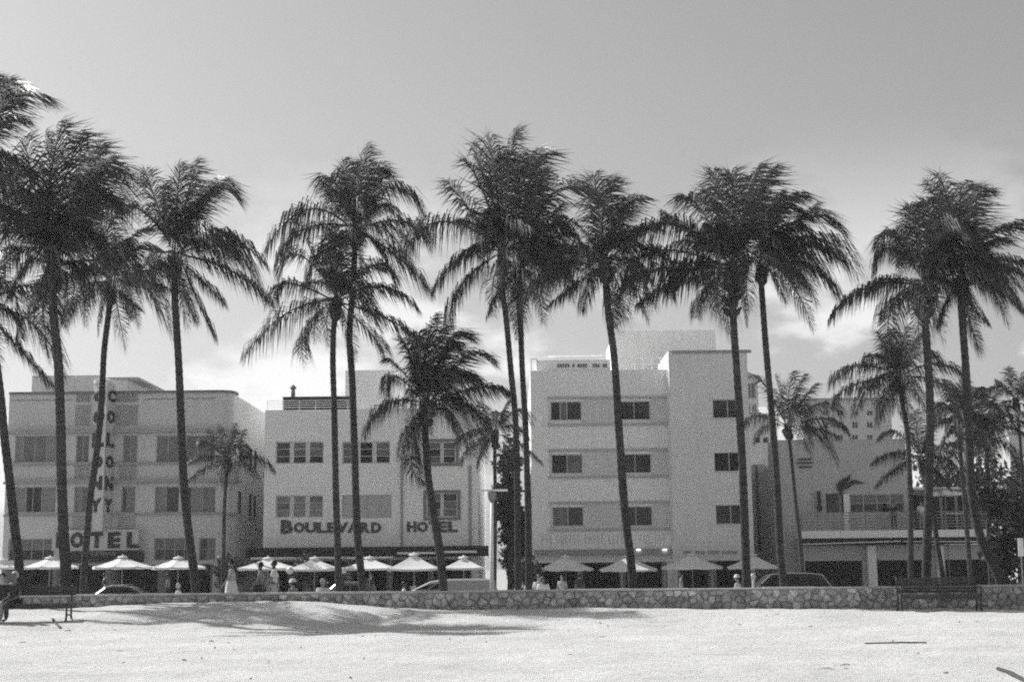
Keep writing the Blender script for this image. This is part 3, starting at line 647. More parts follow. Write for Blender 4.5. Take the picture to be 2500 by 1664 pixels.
q = MB(); q.tube([(s0 - .1, Yf + .05, at(1960, 1328, Yf).z), (at(2200, 1320, Yf).x, Yf + .05, at(2200, 1320, Yf).z)], .035, 6); q.tube([(at(2205, 1321, Yf).x, Yf + .06, at(2205, 1321, Yf).z), (s1 - 1.6, Yf + .06, at(2400, 1321, Yf).z)], .03, 6); q.build('awning_bar', METAL_WHITE, cafe)
gop = []; Yg = 87.0; zh = at(2050, 1368, Yg).z
for a, c in ((1966, 2106), (2142, 2262), (2309, 2440)):
    x0, x1, _, _ = rect(a, 1370, c, 1420, Yg); gop.append((x0, x1, PAVE + .3, zh, .8))
q = MB(); front_wall(q, Yg, s0, s1, STREET, zs0 - .43, gop)
q.quad((s0, Yg, STREET), (s0, Yg, zs0 - .43), (s0, Y - .01, zs0 - .43), (s0, Y - .01, STREET)); q.build('ground_floor_wall', STUCCO_CAFE, cafe)
for x0, x1, z0, z1, d in gop:
    q = MB()
    for k in range(5): x = x0 + .03 + (x1 - x0 - .06) * k / 4; q.box(x - .025, x + .025, Yg + .3, Yg + .36, z0, z1)
    sf = q.build('shop_window', METAL_DARK, cafe)
    for k in range(4): q = MB(); a = x0 + .06 + (x1 - x0 - .12) * k / 4; q.box(a, a + (x1 - x0 - .12) / 4 - .06, Yg + .32, Yg + .33, z0, z1); q.build('pane', SHOP_PANE, sf)
for a, c in ((2120, 2141), (2290, 2306)): part_box(cafe, 'column', STUCCO_PALE, a, 1331, c, 1440, Yf + .6, Yf + .95)
z0r, z1r = zs1, at(2100, 1250, Yf).z; q = MB()
for k in range(14): x = s0 + .06 + (s1 - s0 - .12) * k / 13; q.box(x - .025, x + .025, Yf + .1, Yf + .15, z0r, z1r)
q.build('railing_posts', METAL_GREY, cafe)
for k in range(6):
    z = z0r + (z1r - z0r) * (k + 1) / 6; q = MB(); q.tube([(s0, Yf + .08, z), (s1, Yf + .08, z)], .028, 6); q.build('railing_rail', METAL_GREY, cafe)
# painted iron bird spreading its wings over the door, and a hanging lantern
def strip(b, pts, ws, y, t=.05):
    up = []; lo = []
    for i, p in enumerate(pts):
        a = pts[max(0, i - 1)]; c = pts[min(len(pts) - 1, i + 1)]; d = Vector((c[0] - a[0], c[1] - a[1])).normalized(); n = Vector((-d.y, d.x))
        up.append((p[0] + n.x * ws[i], p[1] + n.y * ws[i])); lo.append((p[0] - n.x * ws[i], p[1] - n.y * ws[i]))
    b.prism(up + lo[::-1], 'y', y, y + t)
bird = thing('wall_sculpture', 'dark winged iron sculpture perched over the terrace cafe door', 'sculpture', at(2055, 1200, Y - .1))
P = lambda a, c: (at(a, c, Y - .1).x, at(a, c, Y - .1).z)
q = MB(); strip(q, [P(2050, 1196), P(2049, 1184), P(2060, 1173), P(2072, 1167), P(2076, 1157)], [.14, .18, .14, .10, .02], Y - .16); q.build('raised_wing', LETTER, bird)
q = MB(); strip(q, [P(2053, 1190), P(2070, 1183), P(2085, 1175), P(2098, 1178), P(2110, 1180)], [.2, .16, .12, .08, .02], Y - .24); q.build('spread_wing', LETTER, bird)
q = MB(); q.tube([at(2052, 1192, Y - .12), at(2056, 1210, Y - .12), at(2058, 1250, Y - .12)], [.14, .08, .05], 8); q.build('body', LETTER, bird)
lant = thing('wall_lantern', 'long dark hanging lantern on the wall left of the terrace cafe door', 'lantern', at(2001, 1240, Y - .2))
c0 = at(2001, 1250, Y - .25); H = at(2001, 1198, Y).z - c0.z; q = MB(); q.lathe(c0, [(0, 0), (.1, .08), (.2, .3), (.12, .42), (.13, H * .9), (.08, H), (0, H)], 10); q.build('lantern_body', LETTER, lant)
q = MB(); q.box(c0.x - .03, c0.x + .03, Y - .25, Y - .002, c0.z + H - .1, c0.z + H - .04); q.build('bracket', DARK_TRIM, lant)

# --- background buildings
def block(name, label, px0, py0, px1, py1, Y, m, depth=14, wins=(), roof=None, cat='building', wm=PANE_MID, cols=2):
    x0, x1, z0, z1 = rect(px0, py0, px1, py1, Y); r = thing(name, label, cat, ((x0 + x1) / 2, Y, STREET))
    ops = [window_px(r, Y, *w, cols=cols, fm=FRAME_WHITE, pms=(wm, wm), fw=.07) for w in wins]
    shell(r, m, x0, x1, Y, Y + depth, STREET, z1, ops)
    if roof: q = MB(); q.box(x0 - .15, x1 + .15, Y - .15, Y + depth, z1 + .002, z1 + roof); q.build('roof_edge', MID_TRIM, r)
    return r
wins = [(2008 + i * 36, 1028 + j * 31, 2024 + i * 36, 1045 + j * 31) for i in range(4) for j in range(3)]
wins += [(2008 + i * 36, 1000 , 2024 + i * 36, 1014) for i in range(4)]
block('apartment_block', 'grey apartment block with rows of small windows rising behind the terrace cafe', 1965, 977, 2180, 1200, 140.0, STUCCO_CAFE, wins=wins, roof=.25, wm=PANE_DARK)
block('stair_tower', 'plain white rooftop block in front of the grey apartment block', 2012, 1076, 2084, 1200, 125.0, WHITE_WALL, depth=8)
block('gable_house', 'pale narrow building with a sloped roof behind the right side of the plain hotel', 1806, 922, 1853, 1100, 118.0, STUCCO_FAR, wins=[(1821, 985, 1833, 1006), (1836, 985, 1848, 1006), (1822, 934, 1846, 972)], roof=None)
x0, x1, z0, z1 = rect(1780, 903, 1856, 923, 117.5); q = MB(); q.prism([(x0, z1 + .1), (x1, z0 - .1), (x1, z0 + .15), (x0, z1 + .4)], 'y', 117.5, 131); props(q.build('sloped_roof', MID_TRIM), 'thin sloping roof slab on top of the pale narrow building', 'roof')
block('low_white_annex', 'white flat roofed annex with two small square windows right of the plain hotel', 1812, 1010, 1892, 1200, 104.0, WHITE_WALL, depth=10, wins=[(1841, 1066, 1856, 1081), (1862, 1066, 1877, 1081)], wm=PANE_DARK, cols=1, roof=.1)
block('grey_side_building', 'low grey streaked wall building in the gap beside the terrace cafe', 1815, 1133, 1905, 1400, 101.0, STUCCO_CAFE, depth=3, wins=[(1832, 1240, 1838, 1290), (1862, 1235, 1868, 1285)], cols=1)
for (px, py, lab) in ((1868, 1000, 'small white awning below the roof line beside the leaning palm trunk'), (1876, 1127, 'small bright white awning just over the grey streaked wall')):
    w0 = at(px - 8, py + 12, 99.5); w1 = at(px + 9, py - 10, 99.5); q = MB()
    q.prism([(99.2, w0.z), (100.9, w1.z), (100.9, w1.z + .08), (99.2, w0.z + .08)], 'x', w0.x, w1.x); props(q.build('window_awning', CANVAS), lab, 'awning')
block('distant_pale_block', 'distant pale block at the right edge behind the palm crowns', 2470, 1060, 2600, 1300, 150.0, STUCCO_FAR, roof=.3)
# ------------------------------------------------------------------ coconut palms: every frond its own leaf object
WIND = np.array([1.0, 0.15, 0.0])
def np_mesh(name, co, quads, tris, mats, midx=None, smooth=False):
    me = bpy.data.meshes.new(name); nq, nt = len(quads), len(tris)
    me.vertices.add(len(co)); me.vertices.foreach_set('co', np.asarray(co, float).reshape(-1))
    li = np.concatenate([np.asarray(quads, int).reshape(-1), np.asarray(tris, int).reshape(-1)])
    me.loops.add(len(li)); me.loops.foreach_set('vertex_index', li)
    ls = np.concatenate([np.arange(nq) * 4, nq * 4 + np.arange(nt) * 3]); lt = np.concatenate([np.full(nq, 4), np.full(nt, 3)])
    me.polygons.add(nq + nt); me.polygons.foreach_set('loop_start', ls); me.polygons.foreach_set('loop_total', lt)
    if midx is not None: me.polygons.foreach_set('material_index', np.asarray(midx, int))
    me.update()
    for m in mats: me.materials.append(m)
    return me
def frond_mesh(B, M, T, n=44, lw=0.25, width=0.055, dry=False, seed=0, droop=1.0, wind=0.35):
    r = np.random.default_rng(seed)
    B, M, T = (np.array(x, float) for x in (B, M, T)); C = 2 * M - (B + T) / 2
    def P(t): t = t[:, None]; return (1 - t) ** 2 * B + 2 * t * (1 - t) * C + t * t * T
    def D(t): t = t[:, None]; d = 2 * (1 - t) * (C - B) + 2 * t * (T - C); return d / (np.linalg.norm(d, axis=1, keepdims=True) + 1e-9)
    Ls = np.linalg.norm(np.diff(P(np.linspace(0, 1, 20)), axis=0), axis=1).sum()
    # stalk: a tapering three sided rod
    ts = np.linspace(0, 1, 11); ps, ds = P(ts), D(ts); up = np.array([0, 0, 1.0])
    sd = np.cross(ds, up); bad = np.linalg.norm(sd, axis=1) < .15; sd[bad] = np.cross(ds[bad], np.array([0.3, 1.0, 0])); sd /= np.linalg.norm(sd, axis=1, keepdims=True)
    nn = np.cross(sd, ds); rad = (0.045 * (1 - ts) ** 0.8 + 0.008)[:, None] * (Ls / 4.0)
    ring = np.stack([ps + nn * rad, ps + sd * rad * .9 - nn * rad * .4, ps - sd * rad * .9 - nn * rad * .4], 1).reshape(-1, 3)
    i = np.arange(10)[:, None] * 3 + np.arange(3)[None, :]; j = np.arange(10)[:, None] * 3 + (np.arange(3)[None, :] + 1) % 3
    rq = np.stack([i, j, j + 3, i + 3], -1).reshape(-1, 4)
    co, quads, tris, mi_q, mi_t = [ring], [rq], [], [np.zeros(len(rq))], []
    base = len(ring)
    for s in (-1, 1):
        t = np.linspace(0.13, 0.995, n) + r.uniform(-.4, .4, n) / n; t = np.clip(t, 0.1, 1.0)
        keep = r.random(n) > 0.05; t = t[keep]; m = len(t)
        p, d = P(t), D(t); S = np.cross(d, up); bad = np.linalg.norm(S, axis=1) < .15; S[bad] = np.cross(d[bad], np.array([0.3, 1.0, 0])); S /= np.linalg.norm(S, axis=1, keepdims=True)
        Nn = np.cross(S, d)
        prof = np.interp(t, [0.1, 0.2, 0.4, 0.7, 0.9, 1.0], [.55, .85, 1.0, .85, .55, .3])
        ln = (Ls * lw * prof * r.uniform(.6, 1.2, m))[:, None]
        ang = np.interp(t, [0, .6, 1.0], [R(28), R(40), R(68)]) + r.uniform(-.15, .15, m)
        d0 = s * S * np.cos(ang)[:, None] + d * np.sin(ang)[:, None] + Nn * r.uniform(-.05, .3, m)[:, None]
        d0 += WIND * wind * .3; d0 /= np.linalg.norm(d0, axis=1, keepdims=True)
        mid = p + d0 * ln * .42
        g = (droop * r.uniform(.65, 1.25, m))[:, None]
        d1 = d0 * .55 + np.array([0, 0, -1.0]) * g + WIND * wind * .6 + d * .2; d1 /= np.linalg.norm(d1, axis=1, keepdims=True)
        tip = mid + d1 * ln * .68
        w = (width * (Ls / 4.0) ** .4 * r.uniform(.75, 1.2, m) * np.interp(t, [0, .8, 1], [1, 1, .6]))[:, None]
        wd = d * .8 + np.cross(d0, d) * .3 * s; wd /= np.linalg.norm(wd, axis=1, keepdims=True)
        v = np.stack([p - wd * w * .32, p + wd * w * .32, mid + wd * w * .5, mid - wd * w * .5, tip], 1).reshape(-1, 3)
        k = base + 5 * np.arange(m); co.append(v); base += 5 * m
        quads.append(np.stack([k, k + 1, k + 2, k + 3], -1)); tris.append(np.stack([k + 3, k + 2, k + 4], -1))
        mi_q.append(np.ones(m)); mi_t.append(np.ones(m))
    return np_mesh('frond', np.concatenate(co), np.concatenate(quads), np.concatenate(tris), [RACHIS, FROND_DRY if dry else FROND], np.concatenate(mi_q + mi_t))
PALM_N = [0]
def palm(label, trunk, Y, crown, fronds, auto=8, Rm=3.6, tr=0.15, n=44, group='coconut palms along the park wall', base_z=None, dY=0.0, fibre=1.0, nuts=0, name='coconut_palm', width=0.055, autoel=(-.25, 1.0), dead=0):
    n = int(n * 1.95); width *= 0.78; tr *= .93; auto = int(auto * 0.75); nuts = nuts or PALM_N[0] % 4; dead = dead or int(PALM_N[0] % 3 == 0)
    PALM_N[0] += 1; sd = 1000 * PALM_N[0]; rr = random.Random(sd)
    np_ = len(trunk); pts = [at(px, py, Y + dY * i / (np_ - 1)) for i, (px, py) in enumerate(trunk)]; cw = at(crown[0], crown[1], Y + dY)
    gz = base_z if base_z is not None else (-0.30 if Y < 50 else -0.55 if Y < 58 else STREET + .1)
    if pts[0].z > gz: pts.insert(0, Vector((pts[0].x + (pts[0].x - pts[1].x) * .15, pts[0].y, gz - .1)))
    root = thing(name, label, 'palm tree', (pts[0].x, pts[0].y, gz), group)
    # trunk: smooth path, leaf scar rings, flared foot
    top = cw + Vector((0, 0, -0.05)); path = pts + [top]
    cum = [0.0]
    for a, c in zip(path[:-1], path[1:]): cum.append(cum[-1] + (c - a).length)
    tot = cum[-1]; K = max(24, int(tot / 0.14)); P3, RD = [], []
    cx = np.array([p[:] for p in path]); cu = np.array(cum)
    tan = np.gradient(cx, cu, axis=0)
    for k in range(K + 1):
        s = tot * k / K; i = min(np.searchsorted(cu, s, 'right') - 1, len(cu) - 2); h = cu[i + 1] - cu[i]; u = (s - cu[i]) / h
        q = (2*u**3 - 3*u**2 + 1) * cx[i] + (u**3 - 2*u**2 + u) * h * tan[i] + (-2*u**3 + 3*u**2) * cx[i+1] + (u**3 - u**2) * h * tan[i+1]
        P3.append(Vector(q)); f = s / tot
        RD.append(tr * (1.12 - .28 * f + .75 * max(0, 1 - s / 0.9) ** 2) * (1.05 if k % 2 else .955) * (1 + .02 * math.sin(s * 2.1 + sd)))
    b = MB(); b.tube(P3, RD, 12, cap=False); b.build('trunk', BARK, root, smooth=True)
    if fibre > 0:
        b = MB(); dn = (P3[-6] - top).normalized(); fl = .55 * fibre
        for k in range(16):
            a = k * 2.4; o = Vector((math.cos(a), math.sin(a), 0)); z = k / 16
            p0 = top + dn * fl * (1.3 - 1.3 * z) ; p1 = p0 + o * tr * (1.6 + .5 * rr.random()) * min(fibre, 1.6) + Vector((0, 0, .25 + .15 * rr.random()))
            b.tube([p0, (p0 + p1) / 2 + o * .05, p1], [tr * .9, tr * .75, .03], 6)
        b.build('crown_fibre', FIBRE, root)
    for k in range(nuts):
        a = rr.uniform(0, 6.28); b = MB(); b.ball(top + Vector((math.cos(a) * .32, math.sin(a) * .32, -.1 - .35 * rr.random())), .12, 8, 6, (1, 1, 1.25)); b.build('coconut', NUT, root, smooth=True)
    k = 0
    def put(B, M, T, **kw):
        nonlocal k; k += 1
        me = frond_mesh(Vector(B) - Vector(ORIGIN[root]), Vector(M) - Vector(ORIGIN[root]), Vector(T) - Vector(ORIGIN[root]), n=n, seed=sd + k, width=width, **kw)
        link_mesh('frond', me, root)
    for sp in fronds:
        (mx, my), (tx, ty) = sp[0], sp[1]; dy = sp[2] if len(sp) > 2 else rr.uniform(-1.3, 1.3)
        B = cw + Vector((rr.uniform(-.1, .1), rr.uniform(-.1, .1), rr.uniform(-.1, .1)))
        M = at(mx, my, Y + dY + dy * .5); T = at(tx, ty, Y + dY + dy)
        put(B, M, T, lw=rr.uniform(.35, .45), droop=(1.7 if ty > crown[1] - 60 else .65))
    for i in range(auto):
        side = 1 if i % 2 else -1; az = side * (math.pi / 2 + rr.uniform(-.75, .75)); el = autoel[0] + (autoel[1] - autoel[0]) * ((i * .618) % 1)
        d = Vector((math.cos(az) * math.cos(el), math.sin(az) * math.cos(el), math.sin(el))); L = Rm * rr.uniform(.8, 1.08)
        B = cw.copy(); M = B + d * L * .55 + Vector((.25, 0, 0)); T = M + (d * .45 + Vector((.22, 0, -.45 - .35 * math.cos(el)))) * L * .6
        put(B, M, T, lw=rr.uniform(.30, .38), droop=1.4)
    for i in range(dead):
        az = rr.uniform(0, 6.28); d = Vector((math.cos(az), math.sin(az), 0)); L = Rm * .6
        put(cw, cw + d * .4 + Vector((0, 0, -L * .35)), cw + d * .55 + Vector((0, 0, -L)), lw=.2, droop=1.2, dry=True)
    return root

palm('palm at the left edge, its bare trunk slanting out of the picture', [(47, 1386), (35, 1280), (22, 1160), (10, 1060), (1, 960), (-14, 860), (-30, 800)], 46.0, (-42, 752),
     [((12, 690), (62, 800)), ((40, 845), (124, 935)), ((30, 770), (40, 860)), ((-120, 690), (-200, 780)), ((-60, 640), (-30, 560)), ((-110, 760), (-170, 860)), ((-20, 640), (40, 610))], auto=8)
palm('tallest palm, cut by the left edge, only its upper frond tips reaching in', [(-62, 1440), (-66, 1200), (-60, 900), (-62, 600), (-66, 460)], 44.0, (-66, 390),
     [((28, 246), (108, 254)), ((0, 275), (20, 196)), ((-30, 260), (-16, 190)), ((10, 300), (62, 300)), ((-10, 420), (30, 520)), ((20, 380), (85, 450)), ((-20, 480), (0, 620)), ((-120, 300), (-170, 330)), ((-150, 380), (-220, 450))], auto=8, autoel=(-.4, .35))
palm('dense bushy crowned palm with thick dark trunk left of the hotel sign tower', [(163, 1438), (155, 1300), (150, 1150), (147, 1000), (142, 880), (133, 790), (129, 730)], 44.5, (127, 655),
     [((120, 470), (150, 306)), ((150, 480), (196, 332)), ((178, 500), (264, 388)), ((232, 430), (306, 490)), ((220, 490), (300, 560)), ((190, 560), (262, 650)), ((90, 480), (60, 345)), ((60, 500), (-20, 400)), ((40, 530), (-60, 480)), ((50, 570), (-50, 590)), ((55, 610), (-20, 690)), ((70, 640), (10, 745)), ((100, 700), (70, 775)), ((190, 650), (238, 735)), ((180, 690), (155, 780)), ((130, 500), (110, 330)), ((205, 460), (245, 360)), ((80, 560), (-10, 530)), ((170, 540), (220, 470)), ((140, 560), (200, 600), -3.0)], auto=12, Rm=4.6, n=50, tr=0.165)
palm('slim palm with a curved trunk in front of the sign tower, its crown tucked low', [(203, 1440), (213, 1300), (222, 1200), (231, 1140), (243, 1040), (250, 940), (254, 860), (262, 790), (268, 745)], 52.0, (275, 695),
     [((338, 685), (420, 708)), ((318, 610), (392, 612)), ((230, 630), (178, 600)), ((222, 655), (148, 690)), ((205, 712), (155, 792)), ((262, 570), (300, 515)), ((315, 590), (362, 560)), ((228, 585), (192, 535)), ((312, 745), (322, 782)), ((260, 590), (240, 520)), ((350, 640), (410, 655)), ((300, 720), (350, 760))], auto=12, Rm=3.2, tr=0.13)
palm('straight trunked palm with a spiky upright tuft standing right of the sign tower', [(478, 1438), (463, 1320), (450, 1200), (443, 1050), (437, 900), (430, 780), (426, 700)], 49.5, (429, 625),
     [((388, 510), (356, 418)), ((432, 500), (440, 402)), ((452, 495), (482, 396)), ((470, 510), (545, 436)), ((506, 468), (582, 492)), ((488, 555), (524, 590)), ((540, 575), (648, 650)), ((560, 660), (655, 735)), ((500, 690), (542, 738)), ((482, 735), (520, 815)), ((455, 720), (478, 782)), ((320, 503), (185, 540)), ((370, 640), (310, 690)), ((460, 540), (505, 470)), ((410, 540), (400, 450)), ((545, 600), (630, 690))], auto=9, Rm=3.4, n=48)
palm('lower crowned palm of the crossing pair before the pale lettered hotel', [(827, 1438), (820, 1200), (816, 1000), (813, 850), (815, 800)], 54.0, (823, 735),
     [((700, 762), (597, 865)), ((748, 800), (742, 885)), ((700, 692), (668, 752)), ((735, 625), (683, 670)), ((772, 640), (748, 588)), ((808, 640), (800, 568)), ((825, 640), (838, 570)), ((930, 700), (1018, 755)), ((952, 782), (1026, 838)), ((905, 812), (938, 858)), ((912, 645), (965, 700)), ((850, 800), (868, 880)), ((790, 690), (735, 700)), ((880, 660), (935, 660))], auto=11, Rm=3.2, tr=0.135)
palm('taller palm of the crossing pair, its plumed crown above the lower one', [(885, 1438), (874, 1325), (866, 1115), (858, 900), (853, 830), (862, 700)], 55.0, (868, 560),
     [((745, 512), (640, 622)), ((740, 560), (672, 648)), ((815, 440), (790, 485)), ((845, 460), (838, 392)), ((880, 455), (898, 360)), ((905, 430), (944, 432)), ((952, 458), (1032, 522)), ((985, 540), (1050, 600)), ((965, 622), (1047, 708)), ((860, 480), (868, 400)), ((820, 500), (785, 440)), ((920, 600), (960, 680)), ((790, 600), (745, 690)), ((905, 480), (930, 400))], auto=11, Rm=3.4, n=48)
palm('short wide palm with wind swept crown hiding the end of the lettered hotel', [(1083, 1441), (1072, 1335), (1059, 1255), (1047, 1176), (1040, 1097), (1038, 1050)], 52.0, (1044, 990),
     [((1035, 870), (1063, 772)), ((1025, 865), (1020, 818)), ((1085, 850), (1142, 825)), ((1082, 868), (1116, 856)), ((1130, 872), (1206, 890)), ((1168, 945), (1246, 965)), ((1085, 905), (1150, 965), -2.5), ((1130, 985), (1192, 1045)), ((945, 985), (888, 1062)), ((980, 905), (944, 880)), ((965, 920), (944, 975)), ((998, 1045), (977, 1125)), ((1005, 1110), (1026, 1172)), ((1055, 880), (1090, 800)), ((1010, 890), (985, 830)), ((1110, 920), (1170, 930)), ((1090, 1010), (1120, 1090))], auto=13, Rm=3.0, n=48, tr=0.16)
palm('small dark palm behind the street lamp in the gap between two hotels', [(1207, 1440), (1209, 1200), (1208, 1110)], 70.0, (1209, 1058),
     [((1150, 1085), (1124, 1132)), ((1262, 1080), (1320, 1128)), ((1160, 1050), (1110, 1080)), ((1250, 1040), (1290, 1070)), ((1190, 1010), (1170, 980)), ((1225, 1010), (1240, 980)), ((1180, 1090), (1165, 1140))], auto=10, Rm=2.9, tr=0.11, n=34, group='smaller palms along the street')
palm('left trunk of the tall central pair, highest crown in the middle', [(1265, 1438), (1262, 1150), (1258, 1020), (1247, 900), (1236, 780), (1226, 690)], 52.0, (1230, 618),
     [((1080, 540), (985, 618)), ((1130, 625), (1056, 712)), ((1130, 690), (1096, 788)), ((1150, 515), (1092, 445)), ((1180, 470), (1143, 402)), ((1190, 455), (1153, 360)), ((1212, 450), (1195, 338)), ((1240, 430), (1258, 330)), ((1262, 550), (1300, 560), -3.0), ((1235, 545), (1225, 690), -3.2), ((1175, 560), (1120, 540)), ((1165, 600), (1110, 640)), ((1225, 470), (1225, 380))], auto=11, Rm=3.6, n=48, tr=0.13)
palm('right trunk of the tall central pair, fronds sweeping far right', [(1291, 1438), (1288, 1200), (1283, 1040), (1275, 900), (1271, 800), (1267, 720)], 53.5, (1272, 648),
     [((1290, 450), (1332, 375)), ((1300, 500), (1325, 420)), ((1352, 470), (1472, 508)), ((1340, 540), (1425, 612)), ((1360, 600), (1432, 648)), ((1345, 640), (1402, 700)), ((1285, 520), (1300, 400)), ((1268, 500), (1262, 395)), ((1320, 560), (1370, 500)), ((1310, 700), (1325, 790)), ((1265, 730), (1262, 830)), ((1330, 590), (1400, 570)), ((1225, 700), (1190, 770))], auto=11, Rm=3.5, n=48, tr=0.13, dead=1)
palm('leaning palm crossing the front of the plain hotel between its window columns', [(1545, 1435), (1541, 1380), (1528, 1273), (1512, 1060), (1497, 850), (1485, 760), (1479, 700)], 49.5, (1478, 640),
     [((1463, 520), (1451, 428)), ((1472, 515), (1498, 438)), ((1515, 520), (1568, 482)), ((1400, 600), (1338, 645)), ((1372, 655), (1278, 725)), ((1515, 710), (1520, 785)), ((1492, 730), (1500, 800)), ((1550, 565), (1610, 560)), ((1540, 640), (1590, 690)), ((1420, 560), (1370, 530)), ((1500, 560), (1530, 500)), ((1440, 700), (1420, 760)), ((1560, 600), (1642, 645)), ((1395, 635), (1300, 690)), ((1410, 690), (1340, 745))], auto=9, Rm=3.3, n=46)
palm('palm with a shaggy brown fibre collar under a huge lopsided crown', [(1823, 1435), (1817, 1250), (1808, 1050), (1797, 880), (1791, 790), (1789, 720)], 49.5, (1792, 655),
     [((1640, 545), (1512, 610)), ((1710, 510), (1672, 492)), ((1620, 610), (1528, 668)), ((1620, 655), (1522, 700)), ((1655, 690), (1560, 740)), ((1720, 710), (1700, 775)), ((1768, 510), (1741, 420)), ((1795, 510), (1785, 425)), ((1818, 500), (1850, 412)), ((1840, 500), (1888, 412)), ((1868, 520), (1962, 480)), ((1830, 545), (1955, 645)), ((1700, 580), (1620, 520)), ((1745, 560), (1700, 600)), ((1690, 640), (1610, 690)), ((1730, 600), (1650, 590)), ((1760, 540), (1720, 470)), ((1670, 660), (1640, 730))], auto=11, Rm=3.7, n=50, fibre=2.4, nuts=7, dead=1)
palm('slender palm right of the shaggy collared one, fronds trailing to the right', [(1913, 1433), (1905, 1350), (1899, 1220), (1884, 1010), (1870, 850), (1862, 740), (1859, 690)], 51.0, (1863, 645),
     [((1960, 530), (2060, 575)), ((1990, 580), (2092, 668)), ((1975, 650), (2042, 728)), ((1900, 520), (1972, 532)), ((1950, 590), (2060, 640)), ((1880, 540), (1910, 470)), ((1930, 560), (1990, 500)), ((1925, 660), (1975, 710)), ((1890, 610), (1940, 700), -3.0), ((1820, 640), (1800, 720)), ((1855, 540), (1850, 460)), ((1900, 690), (1920, 740))], auto=11, Rm=3.4, n=48, tr=0.135)
palm('small palm in front of the terrace cafe side wall', [(1959, 1400), (1950, 1290), (1942, 1220), (1928, 1085)], 76.0, (1922, 1042),
     [((1908, 975), (1892, 920)), ((1925, 968), (1935, 910)), ((1940, 970), (1962, 916)), ((1955, 980), (1992, 938)), ((2005, 985), (2052, 1015)), ((2010, 1022), (2068, 1055)), ((1990, 1045), (2042, 1066)), ((1855, 1015), (1812, 1040)), ((1885, 970), (1856, 922)), ((1870, 1040), (1840, 1080))], auto=8, Rm=2.9, tr=0.115, n=36, group='smaller palms along the street')
palm('mid height palm over the terrace cafe with evenly drooping crown', [(2224, 1415), (2221, 1170), (2213, 1040), (2203, 985)], 62.0, (2198, 915),
     [((2090, 892), (2031, 935)), ((2088, 938), (2034, 978)), ((2140, 868), (2117, 895)), ((2172, 862), (2144, 812)), ((2200, 855), (2212, 798)), ((2222, 858), (2252, 812)), ((2290, 888), (2354, 925)), ((2285, 930), (2350, 975)), ((2190, 905), (2180, 990), -2.2), ((2165, 960), (2140, 1035)), ((2210, 960), (2222, 1030)), ((2240, 960), (2280, 1030)), ((2180, 850), (2175, 805)), ((2130, 930), (2085, 1010))], auto=10, Rm=3.0, tr=0.13, n=44)
palm('tall palm with a shaggy neck standing behind the right bench', [(2262, 1420), (2268, 1170), (2270, 960), (2262, 830), (2258, 765)], 47.0, (2262, 695),
     [((2120, 700), (2027, 775)), ((2170, 680), (2114, 710)), ((2175, 605), (2130, 668)), ((2240, 570), (2221, 503)), ((2200, 575), (2140, 602)), ((2290, 575), (2302, 520)), ((2350, 632), (2492, 702)), ((2400, 580), (2505, 550)), ((2400, 630), (2520, 655)), ((2270, 560), (2260, 490)), ((2215, 620), (2170, 560)), ((2330, 600), (2400, 560)), ((2200, 720), (2150, 780)), ((2310, 680), (2370, 760))], auto=12, Rm=3.6, n=50, fibre=1.6, nuts=4)
palm('right hand palm with sharply bent foot and a topknot of erect spears', [(2442, 1420), (2397, 1320), (2376, 1230), (2366, 1060), (2358, 900), (2350, 790), (2347, 740)], 47.5, (2346, 670),
     [((2308, 540), (2264, 444)), ((2325, 530), (2295, 430)), ((2340, 530), (2348, 450)), ((2368, 510), (2410, 468)), ((2378, 745), (2410, 788)), ((2368, 780), (2391, 850)), ((2425, 700), (2500, 765)), ((2430, 645), (2520, 690)), ((2308, 740), (2290, 795)), ((2290, 620), (2240, 640)), ((2400, 600), (2460, 590)), ((2310, 600), (2270, 560)), ((2395, 680), (2450, 750))], auto=11, Rm=3.4, n=48, autoel=(-.25, .8))
palm('leaning palm with its low crown before the cafe terrace railing', [(2303, 1420), (2291, 1344), (2277, 1256), (2262, 1190)], 64.0, (2251, 1128),
     [((2240, 1060), (2234, 1002)), ((2195, 1060), (2148, 1068)), ((2190, 1105), (2128, 1130)), ((2190, 1140), (2138, 1185)), ((2300, 1115), (2352, 1165)), ((2265, 1055), (2285, 1010)), ((2220, 1060), (2195, 1010)), ((2300, 1085), (2350, 1095)), ((2285, 1150), (2320, 1195))], auto=9, Rm=2.7, tr=0.12, n=42)
palm('thin trunked palm half hidden at right between bigger trunks', [(2370, 1420), (2357, 1253), (2348, 1146), (2343, 1080)], 58.0, (2342, 1025),
     [((2300, 985), (2270, 1010)), ((2390, 980), (2440, 1000)), ((2325, 975), (2310, 930)), ((2365, 970), (2395, 945)), ((2290, 1030), (2255, 1075)), ((2395, 1025), (2450, 1070)), ((2345, 970), (2350, 920)), ((2310, 1060), (2290, 1110)), ((2380, 1060), (2410, 1120))], auto=11, Rm=2.4, tr=0.10, n=42)
palm('small palm with a round crown far right against the sky', [(2500, 1330), (2494, 1124), (2486, 1030)], 70.0, (2479, 978),
     [((2430, 945), (2388, 985)), ((2440, 990), (2405, 1045)), ((2470, 930), (2462, 895)), ((2495, 930), (2510, 900)), ((2520, 960), (2560, 990)), ((2455, 950), (2430, 925)), ((2515, 1000), (2545, 1050))], auto=10, Rm=2.3, tr=0.09, n=36, group='smaller palms along the street')
